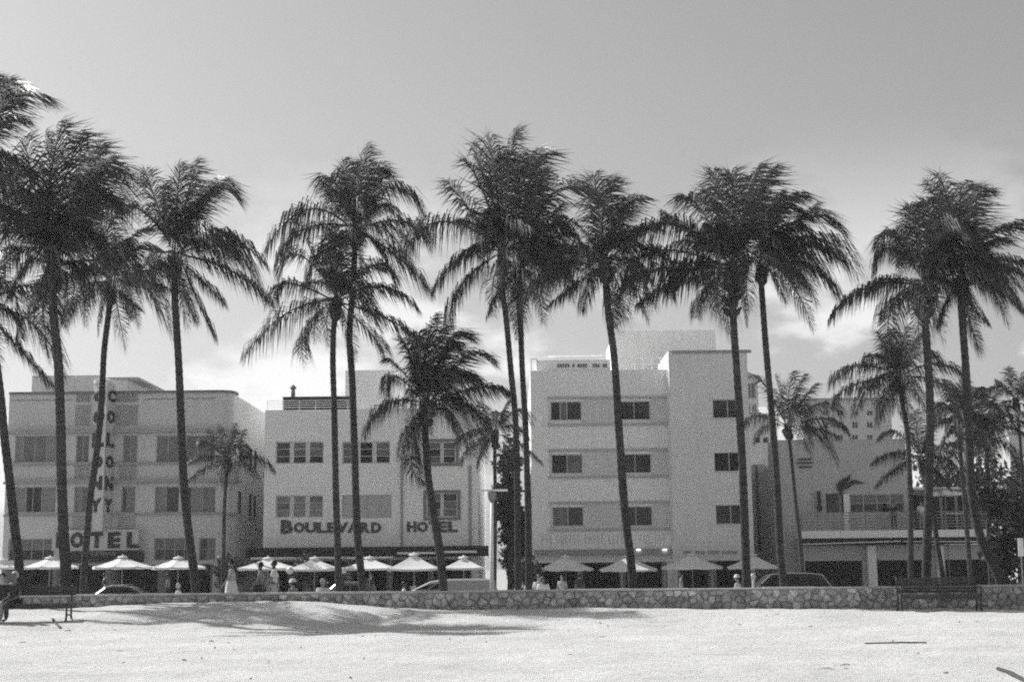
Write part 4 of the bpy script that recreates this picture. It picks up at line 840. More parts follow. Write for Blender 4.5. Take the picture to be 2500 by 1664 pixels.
palm('dark full palm filling the space under the right hand crowns', [(2420, 1430), (2412, 1250), (2410, 1120)], 66.0, (2408, 1060),
     [((2350, 1010), (2310, 1045)), ((2360, 1060), (2330, 1110)), ((2395, 990), (2380, 950)), ((2440, 995), (2480, 1005)), ((2465, 1040), (2520, 1090)), ((2460, 1090), (2490, 1150)), ((2420, 985), (2440, 950)), ((2370, 1100), (2355, 1160))], auto=13, Rm=2.9, tr=0.12, n=42, group='smaller palms along the street')
palm('little palm with a thin stem in front of the eyebrow hotel corner', [(546, 1346), (549, 1216), (553, 1165)], 76.0, (557, 1122),
     [((548, 1085), (535, 1038)), ((565, 1082), (572, 1034)), ((592, 1085), (610, 1115)), ((622, 1115), (668, 1150)), ((600, 1135), (626, 1165)), ((515, 1085), (485, 1082)), ((502, 1112), (462, 1128)), ((500, 1140), (461, 1168)), ((580, 1085), (595, 1050)), ((530, 1085), (510, 1050))], auto=8, Rm=2.4, tr=0.11, n=34, group='smaller palms along the street')

# ------------------------------------------------------------------ broad leaved trees and planting
def leafy(name, label, cat, base, trunks, blobs, size=0.16, seed=1, group=None):
    r = np.random.default_rng(seed); root = thing(name, label, cat, base, group)
    b = MB()
    for pts, rad in trunks: b.tube(pts, rad, 8)
    b.build('trunk', BRANCH, root, smooth=True)
    for (c, rd, n) in blobs:
        d = r.normal(size=(n, 3)); d /= np.linalg.norm(d, axis=1, keepdims=True)
        lump = 1 + .28 * np.sin(d[:, 0] * 5 + c[0]) * np.sin(d[:, 1] * 4 + 1) + .2 * np.sin(d[:, 2] * 7 + c[2])
        rr_ = (r.random(n) ** .45)[:, None] * lump[:, None]
        p = np.array(c) + d * rr_ * np.array(rd) - np.array(base)
        a = r.normal(size=(n, 3)); a /= np.linalg.norm(a, axis=1, keepdims=True); e = np.cross(a, r.normal(size=(n, 3))); e /= np.linalg.norm(e, axis=1, keepdims=True)
        s = (size * r.uniform(.6, 1.3, n))[:, None]
        v = np.stack([p - a * s, p + e * s * .45, p + a * s, p - e * s * .45], 1).reshape(-1, 3); k = 4 * np.arange(n)
        me = np_mesh('crown', v, np.stack([k, k + 1, k + 2, k + 3], -1), np.zeros((0, 3), int), [LEAF]); link_mesh('crown', me, root)
    return root
def ell(px, py, Y, rx, rz, n, ry=None): c = at(px, py, Y); return (tuple(c), (rx / ppm(Y), (ry or rx) / ppm(Y), rz / ppm(Y)), n)
bt = at(1245, 1430, 90.0)
leafy('street_tree', 'tall dense dark tree filling the gap between the lettered hotel and the plain hotel', 'tree', (bt.x, 90.0, STREET), [([(bt.x, 90, STREET - .1), (bt.x + .1, 90, 3), (bt.x - .1, 90.2, 7)], [.2, .15, .06])],
      [ell(1245, 1130, 90, 34, 60, 1300), ell(1240, 1220, 90, 34, 60, 2600), ell(1258, 1290, 90, 36, 60, 2600), ell(1262, 1360, 90, 34, 60, 2400)], size=.17, seed=4)
bt = at(1252, 1430, 80.0)
leafy('cypress_shrub', 'narrow dark upright shrub at the foot of the gap between hotels', 'shrub', (bt.x, 80.0, STREET), [([(bt.x, 80, STREET - .05), (bt.x, 80, 1.0)], [.08, .04])], [ell(1252, 1385, 80, 15, 38, 1500)], size=.10, seed=5)
bt = at(2450, 1430, 62.0)
leafy('sea_grape_tree', 'broad dark leafy tree in the bottom right corner behind the park wall', 'tree', (bt.x, 62.0, STREET), [([(bt.x, 62, STREET), (bt.x - .3, 62, 1.2), (bt.x - .9, 62, 2.6)], [.2, .15, .06]), ([(bt.x, 62, .2), (bt.x + .7, 62, 2.8)], [.13, .05])],
      [ell(2450, 1350, 62, 50, 70, 1100), ell(2500, 1250, 62, 55, 70, 600), ell(2425, 1215, 63, 40, 50, 600), ell(2540, 1370, 61, 60, 80, 1000)], size=.18, seed=6)
bt = at(2350, 1200, 84.0)
leafy('terrace_shrub', 'potted leafy shrub at the far right end of the cafe terrace', 'shrub', tuple(at(2420, 1293, 87.0)), [([at(2420, 1293, 87.0), at(2420, 1240, 87.0)], [.06, .03])], [ell(2420, 1240, 87, 50, 45, 1500)], size=.14, seed=7)
for i, (px, py, rx, rz, n_, lab) in enumerate(((2300, 1190, 55, 60, 600, 'dark leafy tree rising behind the cafe terrace umbrella'), (2400, 1175, 65, 75, 800, 'dark leafy tree behind the far right end of the cafe terrace'), (2490, 1200, 60, 85, 800, 'dark leafy tree at the right edge below the small round palm crown'))):
    bt = at(px, 1400, 104.0); leafy('background_tree', lab, 'tree', (bt.x, 104.0, STREET), [([(bt.x, 104, STREET), (bt.x + .2, 104, 3.5), (bt.x, 104, 6.0)], [.25, .16, .05])], [ell(px, py, 104, rx, rz, n_), ell(px + 20, py + 60, 104, rx * .9, rz * .7, n_ // 2)], size=.26, seed=40 + i)
for i, (px, w, lab) in enumerate(((560, 44, 'clipped dark bush on the pavement below the little thin stemmed palm'), (745, 40, 'dark bush behind the fourth umbrella of the lettered hotel'), (1290, 34, 'dark bush at the left foot of the plain hotel'))):
    bt = at(px, 1440, 78.0); leafy('bush', lab, 'bush', (bt.x, 78.0, STREET), [([(bt.x, 78, STREET), (bt.x, 78, .2)], [.06, .03])], [ell(px, 1392, 78, w, 34, 1500)], size=.11, seed=20 + i)
# ------------------------------------------------------------------ cafe umbrellas
def umbrella(px0, px1, ptop, peave, Y, label, n=8, val=.10, group='cafe umbrellas along the pavement', rot=0.0):
    c = at((px0 + px1) / 2, peave, Y); hw = (px1 - px0) / 2 / ppm(Y); top = at((px0 + px1) / 2, ptop, Y).z
    root = thing('cafe_umbrella', label, 'umbrella', (c.x, Y, PAVE), group)
    rad = hw / (math.cos(math.pi / n) if n == 4 else 1.0); a0 = (math.pi / 4 if n == 4 else 0) + rot
    ring = lambda f, z: [(c.x + rad * f * math.cos(a0 + 2 * math.pi * k / n), Y + rad * f * math.sin(a0 + 2 * math.pi * k / n), z) for k in range(n)]
    h = top - c.z; b = MB(); rows = [(.045, top), (.35, c.z + h * .60), (.7, c.z + h * .24), (1.0, c.z)]
    v = []; f = []
    sub = 4
    for fr, z in rows:                                     # canvas sags between the ribs
        rg = ring(fr, z)
        for k in range(n):
            p, q = Vector(rg[k]), Vector(rg[(k + 1) % n])
            for s in range(sub):
                u = s / sub; w = p.lerp(q, u); w.z -= h * .09 * fr * 4 * u * (1 - u); v.append(w)
    m = n * sub
    for i in range(len(rows) - 1):
        for k in range(m): f.append((i * m + k, i * m + (k + 1) % m, (i + 1) * m + (k + 1) % m, (i + 1) * m + k))
    f.append(tuple(range(m)))
    e = (len(rows) - 1) * m
    for k in range(m): w = v[e + k]; v.append(Vector((w.x, w.y, w.z - val)))
    for k in range(m): f.append((e + k, e + (k + 1) % m, e + m + (k + 1) % m, e + m + k))
    b.add(v, f); b.build('canopy', CANVAS, root)
    b = MB(); b.lathe((c.x, Y, top), [(0, -.02), (.3, -.03), (.22, .04), (.05, .07), (.03, .14), (0, .15)], 12); b.build('top_vent', CANVAS, root)
    b = MB(); b.tube([(c.x, Y, PAVE), (c.x, Y, top)], .035, 8); b.build('pole', METAL_GREY, root)
    b = MB(); b.lathe((c.x, Y, PAVE), [(0, 0), (.35, 0), (.35, .06), (.08, .1), (.05, .3), (0, .3)], 14); b.build('base', METAL_DARK, root)
    for k in range(n):
        p = ring(.98, c.z + .01)[k]; b = MB(); b.tube([(c.x, Y, top - .08), (c.x + (p[0] - c.x) * .5, Y + (p[1] - Y) * .5, c.z + h * .38), p], .012, 4); b.build('rib', METAL_GREY, root)
for a in (( -32, 44, 1366, 1383, 73.5, 'white cafe umbrella cut by the left edge of the picture', 8), (52, 192, 1361, 1382, 74.0, 'white cafe umbrella dappled by palm shade, left of the thick dark trunk', 8),
          (226, 372, 1359, 1382, 74.0, 'wide sunlit white umbrella under the HOTEL letters', 8), (368, 502, 1361, 1383, 74.4, 'sunlit white umbrella just left of the spiky tufted palm trunk', 8),
          (592, 716, 1362, 1385, 75.0, 'half shaded umbrella behind the two walkers on the promenade', 4), (712, 824, 1362, 1387, 74.2, 'pyramid umbrella left of the two crossing palm trunks', 4),
          (843, 962, 1361, 1385, 74.2, 'bright pyramid umbrella between crossing palm and doorway', 4), (952, 1070, 1353, 1386, 73.2, 'tallest bright pyramid umbrella under the lettered hotel', 4),
          (1084, 1180, 1360, 1384, 73.6, 'small bright pyramid umbrella next to the white street lamp', 4)): umbrella(*a)
for a in ((1314, 1448, 1358, 1387, 82.4, 'greyish shaded umbrella at the left end of the plain hotel front'), (1464, 1604, 1357, 1388, 82.2, 'shaded umbrella behind the leaning palm trunk'),
          (1616, 1764, 1353, 1383, 82.4, 'widest shaded umbrella under the bay of the plain hotel'), (1776, 1900, 1353, 1382, 82.4, 'shaded umbrella between the two right hand palm trunks and dark wagon')):
    umbrella(*a, 8, group='shaded umbrellas before the plain hotel')
umbrella(2262, 2352, 1193, 1204, 87.0, 'pale umbrella up on the cafe terrace', 8, group=None)

for i, (px, yy, lab) in enumerate(((2318, 86.9, 'small white topped table at the left of the cafe terrace umbrella pole'), (2342, 87.3, 'small white topped table just right of the cafe terrace umbrella pole'), (2404, 87.0, 'small white topped table at the far end of the cafe terrace'))):
    c0 = at(px, 1260, yy); t = thing('terrace_table', lab, 'table', (c0.x, yy, zs1), 'tables on the cafe terrace')
    b = MB(); b.lathe((c0.x, yy, zs1 + .98), [(0, 0), (.36, 0), (.36, .04), (0, .04)], 16); b.build('table_top', WHITE_WALL, t)
    b = MB(); b.tube([(c0.x, yy, zs1), (c0.x, yy, zs1 + .98)], .035, 8); b.build('leg', METAL_DARK, t)
# ------------------------------------------------------------------ vehicles (built whole; mostly the cabins show over the wall)
def car(px_c, Y, label, paint, L=4.5, H=1.45, W=1.8, kind='sedan', flip=False, rails=False, cat='car'):
    c = at(px_c, 1420, Y); root = thing('parked_car' if cat == 'car' else 'parked_van', label, cat, (c.x, Y, STREET), 'vehicles parked along the street'); s = -1 if flip else 1
    prof = {'sedan': dict(belt=[(-.5, .62), (-.48, .78), (-.3, .88), (-.2, .93), (.24, .97), (.3, .96), (.47, .90), (.5, .6)], cab=[(-.21, .93, 0), (-.07, H - .04, 1), (.0, H, 1), (.12, H - .01, 1), (.2, H - .08, 1), (.36, .94, 0)]),
            'wagon': dict(belt=[(-.5, .62), (-.48, .85), (-.3, .98), (-.22, 1.02), (.3, 1.06), (.46, 1.04), (.5, .7)], cab=[(-.25, 1.0, 0), (-.1, H - .06, 1), (.05, H, 1), (.3, H - .03, 1), (.4, H - .1, 1), (.485, 1.03, 0)]),
            'van': dict(belt=[(-.5, .6), (-.48, .9), (-.42, 1.0), (-.3, 1.08), (.46, 1.1), (.5, 1.05)], cab=[(-.43, 1.0, 0), (-.2, H - .1, 1), (-.08, H - .01, 1), (.2, H, 1), (.46, H - .01, 1), (.495, 1.06, 0)])}[kind]
    X = lambda u: c.x + s * u * L; hw = W / 2
    def loft(rings, name, m, bev=0.0, parent=root):
        b = MB(); n = len(rings[0])
        for r_ in rings: b.v += [tuple(p) for p in r_]
        for i in range(len(rings) - 1):
            for k in range(n): b.f.append((i * n + k, i * n + (k + 1) % n, (i + 1) * n + (k + 1) % n, (i + 1) * n + k))
        b.f.append(tuple(range(n))); b.f.append(tuple((len(rings) - 1) * n + k for k in range(n))); return b.build(name, m, parent, bevel=bev)
    us = [p[0] for p in prof['belt']]; st = sorted(set(list(np.linspace(-.5, .5, 15)) + us)); rings = []
    for u in st:
        z = float(np.interp(u, us, [p[1] for p in prof['belt']])); w = hw * (1 - .16 * max(0, abs(u) - .36) / .14)
        rings.append([(X(u), Y - w * .93, STREET + .25), (X(u), Y - w, STREET + .5), (X(u), Y - w * .97, STREET + z - .06), (X(u), Y - w * .9, STREET + z), (X(u), Y + w * .9, STREET + z), (X(u), Y + w * .97, STREET + z - .06), (X(u), Y + w, STREET + .5), (X(u), Y + w * .93, STREET + .25)])
    body = loft(rings, 'body', paint, .02)
    rings = []
    for u, z, t in prof['cab']:
        wb, wt = hw * .9, hw * (.74 if t else .88)
        rings.append([(X(u), Y - wb, STREET + (.95 if t else z - .04)), (X(u), Y - wt * 1.03, STREET + z - .07), (X(u), Y - wt * .9, STREET + z), (X(u), Y + wt * .9, STREET + z), (X(u), Y + wt * 1.03, STREET + z - .07), (X(u), Y + wb, STREET + (.95 if t else z - .04))])
    cabin = loft(rings, 'cabin', paint, .015)
    cab = prof['cab']; zb = np.interp([p[0] for p in cab], us, [p[1] for p in prof['belt']]).max() + .03
    u0, u1 = cab[0][0] + .07, cab[-1][0] - .06; ut0, ut1 = cab[1][0] + .015, cab[-2][0] - .01; zt = min(cab[1][1], cab[-2][1]) - .1
    if kind == 'van': u1 = ut1 = -.08
    cuts = [0, .5, 1] if kind != 'wagon' else [0, .38, .72, 1]
    for side in (-1, 1):
        for a, d in zip(cuts[:-1], cuts[1:]):
            q = MB(); g = .012; lo0, lo1 = u0 + (u1 - u0) * a + g, u0 + (u1 - u0) * d - g; hi0, hi1 = ut0 + (ut1 - ut0) * a + g, ut0 + (ut1 - ut0) * d - g
            yb, yt = Y + side * (hw * .9 + .012), Y + side * (hw * .80 + .012)
            q.add([(X(lo0), yb, STREET + zb), (X(lo1), yb, STREET + zb), (X(hi1), yt, STREET + zt), (X(hi0), yt, STREET + zt)], [(0, 1, 2, 3)]); q.build('side_window', PANE_DARK, cabin)
            q = MB(); xh = (X(lo1) + 0) ; q.box(min(xh - .1, xh - .28), max(xh - .1, xh - .28) + .02, Y + side * hw * .965 - .02, Y + side * hw * .985 + .02, STREET + zb - .17, STREET + zb - .14); q.build('door_handle', CHROME, body)
        q = MB(); q.box(X(cab[0][0] + .05) - .07, X(cab[0][0] + .05) + .07, min(Y + side * hw * .93, Y + side * (hw + .17)), max(Y + side * hw * .93, Y + side * (hw + .17)), STREET + zb, STREET + zb + .14); q.build('wing_mirror', paint, root, bevel=.02)
        if rails:
            q = MB(); q.tube([(X(ut0 + .03), Y + side * hw * .62, STREET + H - .01), (X(ut0 + .05), Y + side * hw * .62, STREET + H + .05), (X(ut1 - .06), Y + side * hw * .62, STREET + H + .05), (X(ut1 - .03), Y + side * hw * .62, STREET + H - .03)], .018, 6); q.build('roof_rail', CHROME, root)
        for ux in (-.3, .3):
            w_ = MB(); y0 = Y + side * (hw - .12); prof_t = [(.22, -.1), (.31, -.1), (.335, -.06), (.335, .06), (.31, .1), (.22, .1)]
            n = 20
            for r_, dy in prof_t: w_.v += [(X(ux) + r_ * math.cos(2 * math.pi * k / n), y0 + dy, STREET + .335 + r_ * math.sin(2 * math.pi * k / n)) for k in range(n)]
            for i in range(len(prof_t) - 1):
                for k in range(n): w_.f.append((i * n + k, i * n + (k + 1) % n, (i + 1) * n + (k + 1) % n, (i + 1) * n + k))
            wh = w_.build('wheel', TYRE, root); q = MB(); q.prism([(X(ux) + .225 * math.cos(2 * math.pi * k / 16), STREET + .335 + .225 * math.sin(2 * math.pi * k / 16)) for k in range(16)], 'y', y0 - .09, y0 + .09); q.build('rim', METAL_GREY, wh)
        q = MB(); q.box(min(X(-.5) - s * .01, X(-.475)), max(X(-.5) - s * .01, X(-.475)), Y + side * hw * .55 - .16, Y + side * hw * .55 + .16, STREET + .6, STREET + .74); q.build('headlight', LAMP_GLASS, root)
        q = MB(); q.box(min(X(.5) + s * .01, X(.48)), max(X(.5) + s * .01, X(.48)), Y + side * hw * .6 - .12, Y + side * hw * .6 + .12, STREET + .62, STREET + .85); q.build('tail_light', METAL_GREY, root)
    for (a, d, nm) in ((cab[0], cab[1], 'windscreen'), (cab[-1], cab[-2], 'rear_window')):
        if kind == 'van' and nm == 'rear_window': continue
        dirn = -1 if nm == 'windscreen' else 1; off = dirn * s * .012; q = MB(); l0, l1 = .12, .88
        pu = lambda t: a[0] + (d[0] - a[0]) * t; pz = lambda t: a[1] + (d[1] - a[1]) * t
        q.add([(X(pu(l0)) + off, Y - hw * .76, STREET + pz(l0) + .012), (X(pu(l0)) + off, Y + hw * .76, STREET + pz(l0) + .012), (X(pu(l1)) + off, Y + hw * .64, STREET + pz(l1) + .012), (X(pu(l1)) + off, Y - hw * .64, STREET + pz(l1) + .012)], [(0, 1, 2, 3)]); q.build(nm, SHOP_PANE, cabin)
    if paint is CAR_BLACK:
        q = MB(); q.tube([(X(u), Y - hw * (.9 if i_ in (0, len(cab) - 1) else .75), STREET + z + .012) for i_, (u, z, t) in enumerate(cab)], .016, 6); q.build('roof_glint_line', METAL_WHITE, cabin)  # white tube added for the sun's reflection along the roof edge
    return root
car(283, 66.0, 'black low saloon with bright roof rails under the HOTEL sign', CAR_BLACK, L=4.6, H=1.42, kind='sedan', rails=True)
car(842, 66.5, 'grey saloon half hidden by the two crossing palm trunks', CAR_GREY, L=4.5, H=1.50, kind='sedan')
car(1098, 66.0, 'light coloured panel van with a long sloping windscreen beside the short wide palm', CAR_LIGHT, L=4.4, H=1.58, W=1.85, kind='van', cat='van')
car(1900, 66.0, 'black estate car behind the slender palm trunk at right', CAR_BLACK, L=4.7, H=1.68, W=1.85, kind='wagon')

# ------------------------------------------------------------------ lamps and signs
lp = at(1201, 1440, 45.0); t0 = at(1201, 1226, 45.0); t1 = at(1196, 1196, 45.0)
lamp = thing('street_lamp', 'tall slim white street lamp with a short crossbar, in the gap between hotels', 'street lamp', (lp.x, 45.0, -.4))
b = MB(); b.tube([(lp.x, 45, -.45), (lp.x, 45, 1.2), (t0.x, 45, t0.z)], [.075, .062, .05], 10); b.build('pole', METAL_WHITE, lamp, smooth=True)
b = MB(); b.lathe((t0.x, 45, t0.z), [(.05, 0), (.12, .12), (.14, .28), (.10, .36), (0, .37)], 12); b.build('lamp_head', METAL_GREY, lamp)
b = MB(); b.box(at(1172, 1194, 45).x, at(1240, 1191, 45).x, 44.96, 45.04, t1.z - .04, t1.z + .03); b.build('crossbar', METAL_WHITE, lamp)
for (px, py, rr_, lab) in ((708, 1392, 9, 'white globe lamp on a thin post behind the two walkers'), (838, 1392, 8, 'white globe lamp partly behind the left crossing palm trunk'), (1838, 1406, 7, 'small globe lamp on a short white post between two right hand palm trunks')):
    c0 = at(px, py, 62.0); g = thing('globe_lamp', lab, 'lamp', (c0.x, 62.0, STREET), 'globe lamps along the street')
    b = MB(); b.tube([(c0.x, 62, STREET), (c0.x, 62, c0.z - rr_ / ppm(62) + .02)], .05, 8); b.build('post', METAL_WHITE if px > 1500 else METAL_DARK, g)
    b = MB(); b.ball(c0, rr_ / ppm(62), 14, 9); b.build('globe', LAMP_GLASS, g, smooth=True)
c0 = at(2492, 1336, 56.0); sg = thing('street_sign', 'narrow upright white sign on a thin pole at the right edge', 'sign', (c0.x, 56.0, -.6))
b = MB(); b.tube([(c0.x, 56, -.75), (c0.x, 56, c0.z + .38)], .03, 8); b.build('pole', METAL_GREY, sg)
x0, x1, z0, z1 = rect(2485, 1313, 2499, 1357, 55.95); b = MB(); b.box(x0, x1, 55.93, 55.96, z0, z1); b.build('sign_plate', METAL_WHITE, sg, bevel=.01)

# ------------------------------------------------------------------ benches
def ground_at(x, y): return float(sand_z(x, y))
def bench(px, Y, W, label, rz, back_n, back_z, open_back=False):
    c = at(px, 1470, Y); gz = ground_at(c.x, Y); root = thing('park_bench', label, 'bench', (c.x, Y, gz), None, rz); h = W / 2
    for k in range(back_n):
        z0 = back_z[0] + (back_z[1] - back_z[0]) * k / back_n; hh = (back_z[1] - back_z[0]) / back_n - .012; y0 = .22 + .10 * (z0 - .45)
        b = MB(); b.box(-h, h, y0, y0 + .03, z0, z0 + hh); b.build('back_slat', WOOD_DARK, root, local=True, bevel=.004)
    for k in range(4):
        y0 = -.25 + k * .115; b = MB(); b.box(-h, h, y0, y0 + .1, .43, .465); b.build('seat_slat', WOOD_DARK, root, local=True, bevel=.004)
    b = MB(); b.box(-h + .02, h - .02, -.24, -.20, .335, .425); b.build('front_rail', WOOD_DARK, root, local=True)
    for sx in (-h - .03, h + .03) if not open_back else (-h + .1, h - .1):
        b = MB()
        b.tube([(sx, -.27, -.06), (sx, -.22, .12), (sx, -.2, .3), (sx, -.24, .42)], [.032, .026, .026, .03], 8)
        b.tube([(sx, .32, -.06), (sx, .25, .15), (sx, .22, .42), (sx, .26, .7), (sx, .30, back_z[1] + .03)], [.032, .026, .028, .024, .022], 8)
        b.tube([(sx, -.24, .425), (sx, .22, .425)], .025, 8); b.tube([(sx, -.24, .1), (sx, 0, .17), (sx, .27, .1)], .018, 6)
        if not open_back: b.tube([(sx, -.26, .42), (sx, -.3, .58), (sx, -.24, .66), (sx, 0, .67), (sx, .24, .64)], .024, 8)
        b.tube([(sx, -.34, -.02), (sx, -.22, .03)], .03, 6)
        b.build('side_frame', METAL_DARK, root, local=True, smooth=True)
    return root
bench(2293, 40.3, 2.12, 'dark slatted park bench with solid looking back standing alone at right on the sand', R(-3), 5, (.50, .93))
bench(72, 37.8, 2.25, 'dark bench at the left edge with a thin open back rail and someone on it', R(2), 2, (.66, .90), open_back=True)

# ------------------------------------------------------------------ driftwood and a dark shadow strip on the sand
def sand_pt(px, py):
    d = ray(px, py); t = 10.0 / d.y
    for _ in range(900):
        p = CAM + d * t
        if p.z <= ground_at(p.x, p.y): return p
        t += .04 / d.y
    return CAM + d * t
def stick(pix, rad, label, lift=.0, name='stick_or_shadow_strip'):
    pts = [sand_pt(*p) for p in pix]; root_loc = pts[0]
    b = MB(); rr_ = random.Random(len(label)); b.tube([p + Vector((0, 0, rad * .6 + lift * i)) for i, p in enumerate(pts)], [rad * rr_.uniform(.8, 1.1) for _ in pts], 7)
    props(b.build(name, WOOD_STICK), label, 'stick')
stick([(129, 1512), (136, 1522), (148, 1534)], .035, 'short dark stick lying on the sand right of the left bench')
stick([(2112, 1571), (2150, 1570), (2200, 1569), (2262, 1569)], .016, 'long thin dark stick lying flat on the sand below the right bench')  # thin dark rod laid where a shadow line crosses the sand
stick([(2436, 1634), (2470, 1647), (2510, 1668)], .03, 'thick dark stick running out of the bottom right corner')

# scattered seaweed and twigs: too small and many to count
b = MB(); dr = random.Random(5)
for k in range(90):
    x, y = dr.uniform(-14, 14), 16 + 25.5 * dr.random() ** .7
    if abs(x) > .38 * y: continue
    a = dr.uniform(0, 3.14); L_ = dr.choice((.02, .03, .05, .09)); c, s_ = math.cos(a) * L_, math.sin(a) * L_; w = dr.uniform(.006, .014)
    z0, z1 = ground_at(x - c, y - s_) + .008, ground_at(x + c, y + s_) + .008; zm = ground_at(x, y) + .02
    b.tube([(x - c, y - s_, z0), (x + dr.uniform(-.02, .02), y, zm), (x + c, y + s_, z1)], [w * .5, w, w * .5], 4)
b.build('beach_debris', WOOD_STICK, kind='stuff')
# ------------------------------------------------------------------ people
PEOPLE = []
def skin_obj(verts, edges, rad, name, root_i=0, sub=1):
    me = bpy.data.meshes.new(name); me.from_pydata(verts, edges, []); o = bpy.data.objects.new(name, me); COL.objects.link(o)
    sk = o.modifiers.new('skin', 'SKIN'); sk.use_smooth_shade = True
    for i, r_ in enumerate(rad):
        d = me.skin_vertices[0].data[i]; d.radius = r_ if isinstance(r_, tuple) else (r_, r_); d.use_root = (i == root_i)
    sb = o.modifiers.new('subd', 'SUBSURF'); sb.levels = sub; sb.render_levels = sub
    return o
def person(px, py_head, Y, label, h=1.72, yaw=0.0, pose='stand', top='white', bottom='dark', skin=0, hair=HAIR, hat=False, skirt=False, gz=None, bag=False, group='people along the promenade and street'):
    hp = at(px, py_head, Y); k = h / 1.75
    seat = .45 if pose == 'sit' else None
    if gz is None: gz = hp.z - (h if pose != 'sit' else (.45 + .87 * k))
    root = thing('person', label, 'person', (hp.x, Y, gz), group, yaw)
    J = {'pel': (0, 0, .95), 'sp': (0, .01, 1.12), 'ch': (0, 0, 1.33), 'nk': (0, 0, 1.47), 'hb': (0, .015, 1.56), 'hd': (0, .03, 1.64), 'ht': (0, .02, 1.73)}
    for s, q in ((-1, 'l'), (1, 'r')):
        f = .16 * s if pose == 'walk' else 0
        J['sh' + q] = (.18 * s, 0, 1.41); J['el' + q] = (.24 * s, -.02 - f * .7, 1.14); J['wr' + q] = (.25 * s, .08 - f * 1.2, .92); J['ha' + q] = (.245 * s, .11 - f * 1.3, .84)
        J['hip' + q] = (.09 * s, 0, .90); J['kn' + q] = (.10 * s, .04 + f * 1.1, .50); J['an' + q] = (.10 * s, -.02 + f * 2.0 - (.05 if f < 0 else 0), .085 + (.05 if f < 0 else 0)); J['to' + q] = (.11 * s, .13 + f * 2.0, .035)
        if pose == 'sit':
            J['hip' + q] = (.1 * s, .02, .93); J['kn' + q] = (.12 * s, .45, .95); J['an' + q] = (.12 * s, .43, .53); J['to' + q] = (.12 * s, .58, .49); J['el' + q] = (.23 * s, .06, 1.14); J['wr' + q] = (.16 * s, .28, 1.04); J['ha' + q] = (.13 * s, .36, 1.02)
    if pose == 'sit':
        for a in J: J[a] = (J[a][0], J[a][1], J[a][2] - .46)
    J = {a: (p[0] * k, p[1] * k, p[2] * k) for a, p in J.items()}; names = list(J); ix = {a: i for i, a in enumerate(names)}
    E = [('pel', 'sp'), ('sp', 'ch'), ('ch', 'nk'), ('nk', 'hb'), ('hb', 'hd'), ('hd', 'ht')]
    for q in 'lr': E += [('ch', 'sh' + q), ('sh' + q, 'el' + q), ('el' + q, 'wr' + q), ('wr' + q, 'ha' + q), ('pel', 'hip' + q), ('hip' + q, 'kn' + q), ('kn' + q, 'an' + q), ('an' + q, 'to' + q)]
    RD = {'pel': (.15, .11), 'sp': (.135, .1), 'ch': (.165, .11), 'nk': .055, 'hb': .062, 'hd': (.082, .1), 'ht': (.055, .065)}
    for q in 'lr': RD.update({'sh' + q: .06, 'el' + q: .043, 'wr' + q: .028, 'ha' + q: (.036, .018), 'hip' + q: .088, 'kn' + q: .06, 'an' + q: .04, 'to' + q: (.042, .028)})
    sc = lambda r_: tuple(x * k for x in r_) if isinstance(r_, tuple) else r_ * k
    o = skin_obj([J[a] for a in names], [(ix[a], ix[c]) for a, c in E], [sc(RD[a]) for a in names], 'body', ix['pel'], 2)
    PEOPLE.append((o, 'body', SKINS[skin], root, J, k))
    # shirt and trousers: their own skins a little wider than the body
    nm = ['pel', 'sp', 'ch', 'nk', 'shl', 'ell', 'shr', 'elr']; i2 = {a: i for i, a in enumerate(nm)}
    vs = [Vector(J[a]) for a in nm]; vs[3] = Vector(J['ch']).lerp(Vector(J['nk']), .6); vs[5] = Vector(J['shl']).lerp(Vector(J['ell']), .8); vs[7] = Vector(J['shr']).lerp(Vector(J['elr']), .8)
    o = skin_obj([tuple(v) for v in vs], [(i2[a], i2[c]) for a, c in (('pel', 'sp'), ('sp', 'ch'), ('ch', 'nk'), ('ch', 'shl'), ('shl', 'ell'), ('ch', 'shr'), ('shr', 'elr'))], [sc(x) for x in ((.178, .14), (.16, .125), (.185, .13), .075, .08, .064, .08, .064)], 'shirt', 0, 1)
    PEOPLE.append((o, 'shirt', CLOTH[top], root, None, k))
    if skirt:
        b = MB(); b.lathe(tuple(x for x in J['pel']), [(.15 * k, .1 * k), (.19 * k, -.05 * k), (.22 * k, -.35 * k), (.27 * k, -.68 * k), (.26 * k, -.68 * k)], 16); b.build('skirt', CLOTH[bottom], root, local=True, smooth=True)
    else:
        nm = ['pel', 'hipl', 'knl', 'anl', 'hipr', 'knr', 'anr']; i2 = {a: i for i, a in enumerate(nm)}
        o = skin_obj([J[a] for a in nm], [(0, 1), (1, 2), (2, 3), (0, 4), (4, 5), (5, 6)], [sc(x) for x in ((.165, .125), .105, .08, .062, .105, .08, .062)], 'trousers', 0, 1); PEOPLE.append((o, 'trousers', CLOTH[bottom], root, None, k))
    hd = Vector(J['hd']); b = MB(); b.ball(hd + Vector((0, -.022 * k, .03 * k)), .108 * k, 12, 8, (.9, 1.02, 1.02)); hv = [v for v in b.v]
    keep = set(i for i, v in enumerate(hv) if not (v[1] > hd.y + .045 * k and v[2] < hd.z + .05 * k)); b.f = [f for f in b.f if all(i in keep for i in f)]; b.build('hair', hair, root, local=True, smooth=True)
    if hat:
        b = MB(); b.lathe(hd + Vector((0, -.01, .045 * k)), [(.15 * k, -.005), (.118 * k, .01), (.112 * k, .07 * k), (.07 * k, .11 * k), (0, .118 * k)], 16); b.build('hat', CLOTH['white'], root, local=True, smooth=True)
    if bag:
        b = MB(); w = Vector(J['har']); b.ball(w + Vector((.02, 0, -.17)), .17, 10, 8, (.5, .9, 1.1)); b.build('bag', CLOTH['white'], root, local=True, smooth=True)
    return root
